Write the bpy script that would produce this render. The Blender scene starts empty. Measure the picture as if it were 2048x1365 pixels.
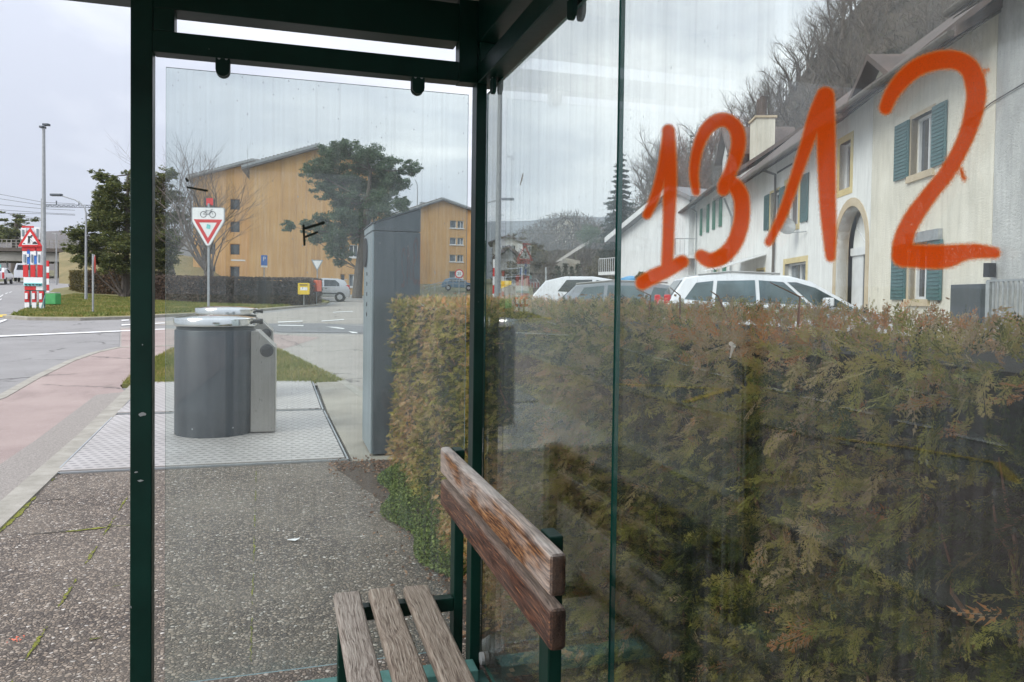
import bpy, bmesh, math, random
import numpy as np
from mathutils import Vector, Matrix
from mathutils.geometry import tessellate_polygon
R_ = math.radians
scn = bpy.context.scene
COL = scn.collection
rng = random.Random(7)
nrg = np.random.default_rng(11)

# ------------------------------------------------------------------ camera
FPX, CX, CY, EYE = 1515.0, 1024.0, 629.0, 1.38      # focal length in pixels of a 2048 wide frame
yaw, pit, rol = R_(16.85), R_(1.43), 0.0135
cF = Vector((math.sin(yaw)*math.cos(pit), math.cos(yaw)*math.cos(pit), -math.sin(pit)))
r0 = Vector((math.cos(yaw), -math.sin(yaw), 0)); u0 = r0.cross(cF)
cR = r0*math.cos(rol)+u0*math.sin(rol); cU = u0*math.cos(rol)-r0*math.sin(rol)
C0 = Vector((0, 0, EYE))
cam = bpy.data.objects.new('camera', bpy.data.cameras.new('camera')); COL.objects.link(cam)
cam.matrix_world = Matrix(((cR.x, cU.x, -cF.x, 0), (cR.y, cU.y, -cF.y, 0), (cR.z, cU.z, -cF.z, EYE), (0, 0, 0, 1)))
cam.data.sensor_width = 36; cam.data.lens = 36*FPX/2048
cam.data.shift_y = (CY-682.5)/2048; cam.data.clip_start = .05; cam.data.clip_end = 4000
scn.camera = cam

# ------------------------------------------------------------------ sky, sun, exposure
SUN_EL, SUN_AZ = R_(36), R_(246)      # azimuth clockwise from +Y
w = bpy.data.worlds.new("World"); scn.world = w; w.use_nodes = True
nt = w.node_tree; N = nt.nodes; L = nt.links; N.clear()
out = N.new('ShaderNodeOutputWorld'); bg = N.new('ShaderNodeBackground'); bg.inputs[1].default_value = .1
sky = N.new('ShaderNodeTexSky'); sky.sky_type = 'NISHITA'; sky.sun_disc = False
sky.sun_elevation = SUN_EL; sky.sun_rotation = SUN_AZ; sky.dust_density = 3
tc = N.new('ShaderNodeTexCoord')
def wmath(op, a, b=None, c=None):
    n = N.new('ShaderNodeMath'); n.operation = op
    for i, v in enumerate((a, b, c)):
        if v is None: continue
        if isinstance(v, (int, float)): n.inputs[i].default_value = v
        else: L.new(v, n.inputs[i])
    return n.outputs[0]
sep = N.new('ShaderNodeSeparateXYZ'); L.new(tc.outputs['Generated'], sep.inputs[0])
zc = wmath('MAXIMUM', sep.outputs[2], 0.0); zz = wmath('ADD', zc, .22)
cmb = N.new('ShaderNodeCombineXYZ')
L.new(wmath('DIVIDE', sep.outputs[0], zz), cmb.inputs[0]); L.new(wmath('DIVIDE', sep.outputs[1], zz), cmb.inputs[1])
no = N.new('ShaderNodeTexNoise'); no.inputs['Scale'].default_value = 1.15; no.inputs['Detail'].default_value = 7
no.inputs['Roughness'].default_value = .58; no.inputs['Distortion'].default_value = .35; L.new(cmb.outputs[0], no.inputs['Vector'])
# brighter where the veiled sun side is (to the right of the view), greyer to the left
dirb = N.new('ShaderNodeVectorMath'); dirb.operation = 'DOT_PRODUCT'; dirb.inputs[1].default_value = (.62, .68, .38)
L.new(tc.outputs['Generated'], dirb.inputs[0])
bias = wmath('MULTIPLY', wmath('SUBTRACT', dirb.outputs['Value'], .76), .88)
val = wmath('ADD', no.outputs['Fac'], bias)
cr = N.new('ShaderNodeValToRGB'); L.new(val, cr.inputs[0])
e = cr.color_ramp.elements; e[0].position = .36; e[0].color = (.45, .475, .55, 1); e[1].position = .69; e[1].color = (.97, .97, .98, 1)
m_ = e.new(.50); m_.color = (.58, .60, .66, 1); m_ = e.new(.585); m_.color = (.70, .715, .755, 1)
lift = wmath('ADD', wmath('MULTIPLY', wmath('POWER', zc, 1.25), 13.0), 6.3)   # overcast: zenith brighter than horizon
scl = N.new('ShaderNodeVectorMath'); scl.operation = 'SCALE'; L.new(cr.outputs[0], scl.inputs[0]); L.new(lift, scl.inputs['Scale'])
mx = N.new('ShaderNodeMix'); mx.data_type = 'RGBA'; mx.inputs[0].default_value = .93
L.new(sky.outputs[0], mx.inputs[6]); L.new(scl.outputs[0], mx.inputs[7])
L.new(mx.outputs[2], bg.inputs[0]); L.new(bg.outputs[0], out.inputs[0])
sl = bpy.data.lights.new('sun', 'SUN'); sl.energy = 1.6; sl.angle = R_(35); sl.color = (1, .96, .9)
so = bpy.data.objects.new('sun', sl); COL.objects.link(so)
sd = Vector((math.sin(SUN_AZ)*math.cos(SUN_EL), math.cos(SUN_AZ)*math.cos(SUN_EL), math.sin(SUN_EL)))
so.rotation_euler = sd.to_track_quat('Z', 'Y').to_euler(); so.location = (0, 0, 30)
vs = scn.view_settings; vs.view_transform = 'Standard'; vs.look = 'None'; vs.gamma = 1; vs.use_curve_mapping = False
vs.exposure = 1.08
scn.cycles.transparent_max_bounces = 24; scn.cycles.max_bounces = 8; scn.cycles.glossy_bounces = 3; scn.cycles.diffuse_bounces = 3
scn.cycles.sample_clamp_indirect = 5; scn.cycles.use_adaptive_sampling = True; scn.cycles.adaptive_threshold = .004

# ------------------------------------------------------------------ measuring helpers (pixel of the 2048 frame -> point of the place)
def ray(x, y): return cF + cR*((x-CX)/FPX) - cU*((y-CY)/FPX)
def P(x, y, d): return C0 + ray(x, y)*d
BK = [(-1e4, 0), (8, 0), (80, 1.44), (160, 5), (400, 9), (1e5, 9)]
def Z(y):
    for (y0, z0), (y1, z1) in zip(BK, BK[1:]):
        if y <= y1: return z0+(z1-z0)*(y-y0)/(y1-y0)
    return 9
def G(x, y, dz=0):
    v = ray(x, y); prev = .2; t = .2
    while t < 1500:
        q = C0+v*t
        if q.z < Z(q.y)+dz:
            a, b = prev, t
            for _ in range(30):
                m = (a+b)/2; q = C0+v*m
                if q.z < Z(q.y)+dz: b = m
                else: a = m
            return q
        prev = t; t *= 1.006
    return C0+v*1500
def plX(x, y, X): v = ray(x, y); return C0+v*(X/v.x)
def plY(x, y, Y): v = ray(x, y); return C0+v*(Y/v.y)
def proj(q):
    q = Vector(q)-C0; d = q.dot(cF); return CX+FPX*q.dot(cR)/d, CY-FPX*q.dot(cU)/d, d

# ------------------------------------------------------------------ materials
def newmat(name):
    m = bpy.data.materials.new(name); m.use_nodes = True; t = m.node_tree
    for n in list(t.nodes): t.nodes.remove(n)
    return m, t
class NT:
    def __init__(s, t): s.t = t; s.n = t.nodes; s.l = t.links
    def node(s, ty, **k):
        n = s.n.new(ty)
        for a, b in k.items(): setattr(n, a, b)
        return n
    def put(s, v, sock):
        if hasattr(v, 'is_linked') or hasattr(v, 'links'): s.l.new(v, sock)
        else:
            try: sock.default_value = v
            except Exception: sock.default_value = (*v, 1)
    def m(s, op, a, b=None, c=None, clamp=False):
        n = s.node('ShaderNodeMath', operation=op, use_clamp=clamp)
        for i, v in enumerate((a, b, c)):
            if v is not None: s.put(v, n.inputs[i])
        return n.outputs[0]
    def pos(s, obj=False):
        return s.node('ShaderNodeTexCoord').outputs['Object'] if obj else s.node('ShaderNodeNewGeometry').outputs['Position']
    def map(s, v, scale=(1, 1, 1), loc=(0, 0, 0), rot=(0, 0, 0)):
        n = s.node('ShaderNodeMapping'); s.l.new(v, n.inputs[0]); n.inputs['Scale'].default_value = scale
        n.inputs['Location'].default_value = loc; n.inputs['Rotation'].default_value = rot; return n.outputs[0]
    def noise(s, v, scale, detail=4, rough=.5, dist=0, out='Fac'):
        n = s.node('ShaderNodeTexNoise'); s.l.new(v, n.inputs['Vector']); n.inputs['Scale'].default_value = scale
        n.inputs['Detail'].default_value = detail; n.inputs['Roughness'].default_value = rough; n.inputs['Distortion'].default_value = dist
        return n.outputs[out]
    def vor(s, v, scale, feature='F1', rand=1):
        n = s.node('ShaderNodeTexVoronoi', feature=feature); s.l.new(v, n.inputs['Vector']); n.inputs['Scale'].default_value = scale
        n.inputs['Randomness'].default_value = rand; return n
    def ramp(s, f, stops, interp='LINEAR'):
        n = s.node('ShaderNodeValToRGB'); s.l.new(f, n.inputs[0]); n.color_ramp.interpolation = interp
        el = n.color_ramp.elements
        while len(el) < len(stops): el.new(.5)
        for e_, (p, c) in zip(el, stops):
            e_.position = p; e_.color = (*c, 1) if not isinstance(c, (int, float)) else (c, c, c, 1)
        return n.outputs[0]
    def mix(s, f, a, b, mode='MIX'):
        n = s.node('ShaderNodeMix', data_type='RGBA', blend_type=mode)
        s.put(f, n.inputs[0]); s.put(a if not isinstance(a, tuple) else (*a[:3], 1), n.inputs[6]); s.put(b if not isinstance(b, tuple) else (*b[:3], 1), n.inputs[7])
        return n.outputs[2]
    def bump(s, h, strength=.3, dist=.01):
        n = s.node('ShaderNodeBump'); s.l.new(h, n.inputs['Height']); n.inputs['Strength'].default_value = strength
        n.inputs['Distance'].default_value = dist; return n.outputs[0]
    def bsdf(s, col, rough=.7, metal=0, normal=None, spec=.5, trans=None):
        b = s.node('ShaderNodeBsdfPrincipled'); s.put(col if not isinstance(col, tuple) else (*col[:3], 1), b.inputs['Base Color'])
        s.put(rough, b.inputs['Roughness']); s.put(metal, b.inputs['Metallic']); b.inputs['Specular IOR Level'].default_value = spec
        if normal is not None: s.l.new(normal, b.inputs['Normal'])
        return b.outputs[0]
    def out(s, sh): o = s.node('ShaderNodeOutputMaterial'); s.l.new(sh, o.inputs[0])
def simple(name, c1, c2=None, scale=3, rough=.6, metal=0, bump=0, bscale=None, spec=.5, obj=False, stretch=(1, 1, 1), detail=5, lo=.3, hi=.7, speck=None, crack=0):
    m, t = newmat(name); t = NT(t); p = t.map(t.pos(obj), stretch)
    f = t.noise(p, scale, detail, .6)
    col = t.ramp(f, [(lo, c1), (hi, c2 or tuple(min(1, x*1.25) for x in c1))])
    if speck:
        v = t.noise(p, speck[0], 2, .7); col = t.mix(t.ramp(v, [(speck[1], 0.), (speck[1]+.08, 1.)]), col, speck[2])
    if crack:
        wq = t.node('ShaderNodeVectorMath', operation='ADD'); t.l.new(t.pos(), wq.inputs[0]); ws = t.node('ShaderNodeVectorMath', operation='SCALE'); t.l.new(t.noise(t.pos(), 1.1, 5, .65, out='Color'), ws.inputs[0]); ws.inputs['Scale'].default_value = 1.3; t.l.new(ws.outputs[0], wq.inputs[1])
        ed_ = t.vor(t.map(wq.outputs[0], (1, 1, 0)), .28, 'DISTANCE_TO_EDGE').outputs['Distance']
        gate = t.ramp(t.noise(t.pos(), .5, 3, .5), [(.48, 0.), (.56, 1.)])
        col = t.mix(t.m('MULTIPLY', t.m('MULTIPLY', t.ramp(ed_, [(.003, 1.), (.009, 0.)]), gate), crack), col, (.04, .038, .035))
        st_ = t.noise(t.map(t.pos(), (1, .35, 1)), 1.7, 6, .7); col = t.mix(t.ramp(st_, [(.54, 0.), (.72, .45)]), col, tuple(x*.66 for x in c1))
    nrm = t.bump(t.noise(p, bscale or scale*8, 4, .6), bump, .02) if bump else None
    rr = t.ramp(f, [(0, max(0, rough-.1)), (1, min(1, rough+.1))])
    t.out(t.bsdf(col, rr, metal, nrm, spec)); return m
M = {}
M['green'] = simple('dark_green_paint', (.001, .018, .0125), (.002, .028, .020), 6, .42, bump=.03, bscale=40, spec=.22, speck=(55, .74, (.2, .24, .23)))
M['greenlow'] = simple('chalky_teal_paint', (.03, .12, .10), (.10, .24, .23), 9, .6, bump=.1)
M['black'] = simple('black_plastic', (.012, .012, .014), (.02, .02, .024), 9, .45)
M['steel'] = simple('brushed_steel', (.40, .385, .36), (.47, .455, .43), 3, .36, metal=1, bump=.01, stretch=(2, 2, 1), speck=(18, .68, (.28, .27, .25)))
M['chrome'] = simple('polished_steel', (.72, .71, .70), (.85, .84, .83), 3, .13, metal=1, bump=.02, bscale=6)
M['galv'] = simple('galvanised_steel', (.28, .30, .31), (.40, .42, .43), 7, .6, metal=.3)
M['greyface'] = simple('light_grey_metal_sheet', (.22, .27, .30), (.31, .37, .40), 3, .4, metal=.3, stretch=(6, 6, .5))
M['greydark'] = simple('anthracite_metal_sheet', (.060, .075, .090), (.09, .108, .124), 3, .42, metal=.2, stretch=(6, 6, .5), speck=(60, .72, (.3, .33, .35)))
M['bindrum'] = simple('anthracite_bin_paint', (.032, .040, .050), (.056, .066, .078), 3, .42, metal=.25, bump=.03, stretch=(3, 3, .7), speck=(70, .7, (.32, .35, .38)))
M['kerb'] = simple('concrete_kerb_stone', (.24, .225, .185), (.38, .36, .31), 5, .85, bump=.2, bscale=90, speck=(30, .66, (.2, .2, .15)))
M['concrete'] = simple('worn_concrete', (.24, .215, .175), (.36, .335, .28), 2.0, .85, bump=.2, bscale=80)
M['viad'] = simple('stained_concrete', (.22, .21, .19), (.38, .37, .34), .5, .9)
M['asphalt'] = simple('grey_asphalt', (.215, .208, .20), (.275, .268, .258), .8, .9, bump=.35, bscale=120, speck=(160, .6, (.38, .38, .38)), crack=.75)
M['asphdark'] = simple('patched_asphalt', (.15, .152, .155), (.20, .20, .205), 1.5, .9, bump=.3, bscale=120)
M['pink'] = simple('pinkish_asphalt', (.27, .205, .185), (.36, .285, .255), 1.1, .92, bump=.4, bscale=130, speck=(150, .6, (.52, .48, .45)), crack=.75)
M['beige'] = simple('pale_worn_asphalt', (.27, .245, .215), (.34, .315, .28), .9, .92, bump=.3, bscale=120, speck=(150, .62, (.5, .47, .43)), crack=.75)
M['gravel'] = simple('coarse_gravel_asphalt', (.20, .18, .16), (.36, .33, .295), 60, .95, bump=.6, bscale=90)
M['lineW'] = simple('white_road_paint', (.60, .60, .58), (.78, .78, .76), 14, .7)
M['lineY'] = simple('yellow_road_paint', (.60, .40, .03), (.80, .55, .06), 14, .7)
M['white'] = simple('white_enamel', (.72, .73, .73), (.82, .82, .82), 4, .4)
M['red'] = simple('signal_red', (.52, .018, .02), (.62, .03, .03), 6, .4)
M['blue'] = simple('signal_blue', (.02, .12, .45), (.04, .20, .60), 5, .4)
M['teal'] = simple('teal_sticker', (.10, .45, .45), (.2, .6, .6), 9, .5)
M['binG'] = simple('bright_green_paint', (.05, .30, .09), (.08, .40, .13), 6, .5)
M['yell'] = simple('post_yellow', (.75, .50, .01), (.85, .60, .02), 6, .45)
M['orang'] = simple('orange_red_plastic', (.75, .13, .05), (.85, .18, .08), 6, .5)
M['soil'] = simple('dark_soil_with_litter', (.045, .032, .022), (.14, .10, .07), 40, .95, bump=.8, bscale=120)
M['turf'] = simple('turf_under_grass', (.11, .12, .035), (.22, .18, .07), 3, .95, bump=.5, bscale=60)
M['land'] = simple('dull_meadow', (.09, .095, .04), (.16, .14, .07), .08, .95)
M['bark'] = simple('grey_bark', (.07, .058, .048), (.14, .12, .10), 6, .9, bump=.5, stretch=(2, 2, .5))
M['twig'] = simple('grey_brown_twigs', (.10, .08, .068), (.17, .14, .12), 3, .9)
M['twigred'] = simple('reddish_stems', (.16, .07, .045), (.25, .12, .07), 6, .8)
M['tiles'] = simple('brown_roof_tiles', (.075, .055, .048), (.15, .11, .095), 1.2, .9, bump=.6, bscale=7)
M['rooflow'] = simple('grey_fibre_roof', (.16, .16, .17), (.26, .26, .27), .8, .85)
M['dark'] = simple('dark_interior', (.012, .013, .015), (.02, .021, .024), 3, .6)
M['winw'] = simple('white_window_frame', (.62, .63, .64), (.75, .76, .77), 4, .45)
M['shutT'] = simple('grey_teal_shutter_paint', (.045, .115, .12), (.07, .16, .165), 4, .6)
M['shutG'] = simple('green_shutter_paint', (.03, .16, .10), (.05, .22, .14), 4, .6)
M['stoneY'] = simple('yellow_stone_trim', (.56, .45, .22), (.68, .56, .30), 2.5, .8)
M['stoneB'] = simple('beige_sandstone', (.46, .37, .25), (.58, .48, .34), 3, .85, bump=.2)
M['tarp'] = simple('blue_tarpaulin', (.05, .25, .50), (.1, .35, .6), 4, .5)
def render_wall(name, a, b, str_=.5):
    m, t = newmat(name); t = NT(t); p = t.pos()
    f = t.noise(p, 1.1, 6, .65); g = t.noise(t.map(p, (9, 9, 1.2)), .8, 4, .6); r = t.noise(p, 26, 4, .6)
    col = t.mix(t.ramp(g, [(.45, 0.), (.75, .55)]), t.ramp(f, [(.3, a), (.7, b)]), tuple(x*.72 for x in a))
    col = t.mix(t.ramp(r, [(.58, 0.), (.70, .5)]), col, tuple(x*.62 for x in a))
    t.out(t.bsdf(col, .92, 0, t.bump(r, str_, .04))); return m
M['wallC'] = render_wall('cream_roughcast', (.66, .62, .52), (.80, .76, .66))
M['wallW'] = render_wall('white_render', (.74, .74, .72), (.84, .84, .82), .25)
M['wallG'] = render_wall('grey_roughcast', (.42, .42, .41), (.62, .62, .60), .8)
M['wallP'] = render_wall('plain_white_render', (.66, .67, .68), (.76, .77, .78), .1)
def ochre():
    m, t = newmat('streaked_ochre_render'); t = NT(t); p = t.pos()
    f = t.noise(p, .35, 5, .6); g = t.noise(t.map(p, (3.2, 3.2, .16)), 1.0, 5, .65)
    col = t.ramp(f, [(.3, (.48, .270, .10)), (.7, (.58, .345, .135))])
    col = t.mix(t.ramp(g, [(.48, 0.), (.68, .6)]), col, (.62, .44, .26))
    g2 = t.noise(t.map(p, (2.2, 2.2, .12), (7, 3, 1)), 1.0, 5, .65)
    col = t.mix(t.ramp(g2, [(.52, 0.), (.70, .6)]), col, (.32, .18, .08))
    t.out(t.bsdf(col, .9)); return m
M['ochre'] = ochre()
def pane_mat(name='window_glass', tint=(.02, .024, .028)):
    m, t = newmat(name); t = NT(t); p = t.pos(True); f = t.noise(p, 1.2, 3)
    t.out(t.bsdf(t.ramp(f, [(.35, tint), (.7, tuple(x*4 for x in tint))]), .08, 0, None, .7)); return m
M['pane'] = pane_mat(); M['pane2'] = pane_mat('pale_reflecting_window_glass', (.05, .06, .07))
def carpaint(name, c, metal=.0):
    m, t = newmat(name); t = NT(t); f = t.noise(t.pos(True), 2.5, 3)
    b = t.node('ShaderNodeBsdfPrincipled'); t.l.new(t.ramp(f, [(.3, tuple(x*.92 for x in c)), (.7, c)]), b.inputs['Base Color'])
    b.inputs['Roughness'].default_value = .35; b.inputs['Metallic'].default_value = metal
    b.inputs['Coat Weight'].default_value = .8; b.inputs['Coat Roughness'].default_value = .06; t.out(b.outputs[0]); return m
M['carW'] = carpaint('white_car_paint', (.72, .74, .77)); M['carS'] = carpaint('silver_car_paint', (.50, .51, .53), .4)
M['carD'] = carpaint('dark_car_paint', (.03, .033, .04)); M['carG'] = carpaint('grey_car_paint', (.22, .24, .26), .4); M['carB'] = carpaint('blue_car_paint', (.10, .20, .30), .2)
M['tyre'] = simple('tyre_rubber', (.018, .018, .018), (.03, .03, .03), 20, .85)
M['rim'] = simple('alloy_rim', (.45, .46, .47), (.6, .61, .62), 6, .35, metal=.6)
M['cglass'] = pane_mat('car_window_glass', (.012, .016, .018)); M['cglass2'] = pane_mat('pale_car_window_glass', (.03, .045, .05))
M['tail'] = simple('red_tail_lamp', (.45, .015, .02), (.6, .03, .04), 9, .25)

def paving():
    m, t = newmat('washed_pebble_paving'); t = NT(t); p = t.pos()
    pw = t.node('ShaderNodeVectorMath', operation='ADD'); t.l.new(p, pw.inputs[0])
    nz = t.node('ShaderNodeVectorMath', operation='SCALE'); t.l.new(t.noise(p, 60, 2, .5, out='Color'), nz.inputs[0]); nz.inputs['Scale'].default_value = .006
    t.l.new(nz.outputs[0], pw.inputs[1]); q = t.map(pw.outputs[0], (1, 1, .3))
    v = t.vor(q, 64); d = v.outputs['Distance']; ed = t.vor(q, 64, 'DISTANCE_TO_EDGE').outputs['Distance']
    sc = t.node('ShaderNodeSeparateColor'); t.l.new(v.outputs['Color'], sc.inputs[0])
    peb = t.ramp(sc.outputs[0], [(0, (.08, .065, .055)), (.3, (.16, .13, .105)), (.62, (.26, .205, .155)), (.88, (.36, .30, .24)), (.975, (.46, .41, .35)), (1, (.66, .62, .56))])
    mask = t.ramp(ed, [(.03, 0.), (.16, 1.)])
    col = t.mix(mask, (.05, .042, .034), peb)
    big = t.noise(p, 1.3, 5, .65); col = t.mix(t.ramp(big, [(.4, .0), (.7, .38)]), col, (.28, .24, .19))
    moss = t.noise(p, 2.1, 6, .7); col = t.mix(t.ramp(moss, [(.62, 0.), (.76, .3)]), col, (.13, .13, .06))
    h = t.m('SUBTRACT', 1., d)
    t.out(t.bsdf(col, .7, 0, t.bump(t.m('MULTIPLY', h, mask), .9, .006), .35)); return m
M['paving'] = paving()
def plate():
    m, t = newmat('tread_plate'); t = NT(t); p = t.pos(True); s = t.node('ShaderNodeSeparateXYZ'); t.l.new(p, s.inputs[0])
    row = t.m('MULTIPLY', s.outputs[1], 12.); rf = t.m('FLOOR', row); odd = t.m('MODULO', t.m('ABSOLUTE', rf), 2.)
    cx_ = t.m('ADD', t.m('MULTIPLY', s.outputs[0], 13.), t.m('MULTIPLY', odd, .5))
    u = t.m('MULTIPLY', t.m('SUBTRACT', t.m('FRACT', cx_), .5), 2.); v = t.m('MULTIPLY', t.m('SUBTRACT', t.m('FRACT', row), .5), 2.)
    d = t.m('ADD', t.m('POWER', t.m('MULTIPLY', u, 1.25), 2.), t.m('POWER', t.m('MULTIPLY', v, 2.6), 2.))
    mask = t.ramp(d, [(.5, 1.), (1., 0.)])
    f = t.noise(t.pos(), 2.2, 5, .65)
    col = t.mix(mask, t.ramp(f, [(.3, (.40, .375, .35)), (.7, (.50, .475, .45))]), (.21, .20, .19))
    rust = t.noise(t.pos(), 7, 5, .7); col = t.mix(t.ramp(rust, [(.66, 0.), (.74, .7)]), col, (.20, .12, .085))
    t.out(t.bsdf(col, .5, .35, t.bump(mask, .6, .004))); return m
M['plate'] = plate()
def wood(name, stops, ax='Y', pale=None, grain=16, pk=.6):
    m, t = newmat(name); t = NT(t); p = t.pos(True)
    st = (1.0, .030, 1.0)
    wv = t.noise(t.map(p, (3, 1.6, 3)), 1.7, 2, .5)
    wp = t.node('ShaderNodeVectorMath', operation='ADD'); t.l.new(p, wp.inputs[0])
    cm = t.node('ShaderNodeCombineXYZ'); t.l.new(t.m('MULTIPLY', t.m('SUBTRACT', wv, .5), .05), cm.inputs[0]); t.l.new(t.m('MULTIPLY', t.m('SUBTRACT', wv, .5), .05), cm.inputs[2])
    t.l.new(cm.outputs[0], wp.inputs[1])
    q = t.map(wp.outputs[0], st)
    g = t.noise(q, grain*16, 3, .6, 0); g2 = t.noise(q, grain*30, 2, .6)
    gr = t.m('ADD', t.m('MULTIPLY', g, .65), t.m('MULTIPLY', g2, .35))
    col = t.ramp(gr, stops)
    if pale:
        b = t.noise(t.map(p, (1, .28, 1)), 9, 4, .6); sz = t.node('ShaderNodeSeparateXYZ'); t.l.new(p, sz.inputs[0])
        k = t.ramp(b, [(.44, 0.), (.56, 1.)])
        geo = t.node('ShaderNodeNewGeometry'); sn = t.node('ShaderNodeSeparateXYZ'); t.l.new(geo.outputs['Normal'], sn.inputs[0])
        up = t.m('ADD', t.m('MULTIPLY', k, pk), t.m('MULTIPLY', t.m('MAXIMUM', sn.outputs[2], 0.), .75), clamp=True)
        col = t.mix(up, col, t.ramp(gr, [(.35, tuple(x*.55 for x in pale)), (.6, pale)]))
    crk = t.ramp(g2, [(.30, 0.), (.42, 1.)])
    gn = t.node('ShaderNodeNewGeometry'); sy = t.node('ShaderNodeSeparateXYZ'); t.l.new(gn.outputs['Normal'], sy.inputs[0])
    if pale: col = t.mix(t.ramp(t.m('ABSOLUTE', sy.outputs[1]), [(.5, 0.), (.8, .9)]), col, t.ramp(t.noise(t.map(p, (1, 1, .3)), 60, 4, .6), [(.35, (.012, .008, .006)), (.7, (.06, .035, .024))]))
    t.out(t.bsdf(col, .72, 0, t.bump(t.m('MULTIPLY', gr, crk), .8, .006), .3)); return m
M['woodS'] = wood('weathered_grey_plank', [(.34, (.09, .068, .055)), (.42, (.21, .175, .150)), (.54, (.345, .305, .268)), (.68, (.46, .42, .375))])
M['woodS2'] = wood('weathered_brown_plank', [(.34, (.08, .058, .045)), (.42, (.19, .15, .12)), (.54, (.32, .27, .222)), (.68, (.43, .385, .33))])
M['woodB'] = wood('worn_varnished_plank', [(.38, (.03, .013, .009)), (.47, (.12, .052, .026)), (.55, (.30, .14, .055)), (.64, (.48, .26, .11))], pale=(.60, .55, .51))
M['woodB2'] = wood('dark_varnished_plank', [(.38, (.018, .009, .007)), (.48, (.06, .025, .016)), (.57, (.13, .05, .027)), (.66, (.40, .18, .065))], pale=(.34, .28, .24), pk=.15)

def glassmat(name, hazef, streak, tint=(.93, .965, .95), top=0):
    m, t = newmat(name); t = NT(t); p = t.pos()
    lw = t.node('ShaderNodeLayerWeight'); lw.inputs[0].default_value = .5
    fr = t.m('ADD', t.m('MULTIPLY', t.m('POWER', lw.outputs['Facing'], 5.2), .94), .03)
    tr = t.node('ShaderNodeBsdfTransparent'); tr.inputs[0].default_value = (*tint, 1)
    gl = t.node('ShaderNodeBsdfGlossy'); gl.inputs['Roughness'].default_value = .0; gl.inputs['Color'].default_value = (.92, .95, .95, 1)
    m1 = t.node('ShaderNodeMixShader'); t.l.new(fr, m1.inputs[0]); t.l.new(tr.outputs[0], m1.inputs[1]); t.l.new(gl.outputs[0], m1.inputs[2])
    # dust film, vertical rain streaks, dried drops
    big = t.noise(t.map(p, (1, 1, .8)), 1.7, 5, .6)
    st = t.noise(t.map(p, (70, 70, .9)), 1.0, 5, .7); st2 = t.noise(t.map(p, (22, 22, .35), (3, 5, 2)), 1.0, 4, .6)
    dr = t.vor(t.map(p, (1, 1, .6)), 62); dist = dr.outputs['Distance']
    sc = t.node('ShaderNodeSeparateColor'); t.l.new(dr.outputs['Color'], sc.inputs[0])
    drop = t.m('MULTIPLY', t.ramp(dist, [(.10, 1.), (.17, 0.)]), t.ramp(sc.outputs[0], [(.82, 0.), (.86, 1.)]))
    drop = t.m('MULTIPLY', drop, t.ramp(big, [(.42, 0.), (.6, 1.)]))
    d = t.m('ADD', t.m('MULTIPLY', t.ramp(big, [(.38, .2), (.66, 1.3)]), hazef), t.m('MULTIPLY', t.m('MULTIPLY', t.ramp(st, [(.45, 0.), (.8, 1.)]), t.ramp(st2, [(.35, .2), (.7, 1.)])), streak))
    if top:
        sz_ = t.node('ShaderNodeSeparateXYZ'); t.l.new(p, sz_.inputs[0])
        d = t.m('ADD', d, t.m('MULTIPLY', t.m('MULTIPLY', t.ramp(t.m('MULTIPLY', sz_.outputs[2], .5), [(.66, 0.), (1.0, 1.)]), t.ramp(st2, [(.3, .25), (.62, 1.)])), top))
    d = t.m('ADD', d, t.m('MULTIPLY', drop, .30), clamp=True)
    df = t.node('ShaderNodeBsdfDiffuse'); df.inputs[0].default_value = (.62, .65, .66, 1)
    tl = t.node('ShaderNodeBsdfTranslucent'); tl.inputs[0].default_value = (.62, .65, .66, 1)
    m2 = t.node('ShaderNodeMixShader'); m2.inputs[0].default_value = .5; t.l.new(df.outputs[0], m2.inputs[1]); t.l.new(tl.outputs[0], m2.inputs[2])
    m3 = t.node('ShaderNodeMixShader'); t.l.new(d, m3.inputs[0]); t.l.new(m1.outputs[0], m3.inputs[1]); t.l.new(m2.outputs[0], m3.inputs[2])
    t.out(m3.outputs[0]); return m
M['glassE'] = glassmat('dusty_end_glass', .06, .15)
M['glassB'] = glassmat('streaked_back_glass', .016, .14, (.93, .96, .945), .17)
def edgeglass():
    m, t = newmat('green_glass_edge'); t = NT(t)
    f = t.noise(t.pos(), 4, 3); t.out(t.bsdf(t.ramp(f, [(.3, (.008, .075, .06)), (.7, (.02, .13, .105))]), .25)); return m
M['gedge'] = edgeglass()
def edgepale():
    m, t = newmat('pale_glass_edge'); t = NT(t)
    f = t.noise(t.pos(), 4, 3); t.out(t.bsdf(t.ramp(f, [(.3, (.10, .16, .17)), (.7, (.18, .26, .27))]), .25)); return m
M['gedge2'] = edgepale()
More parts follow.
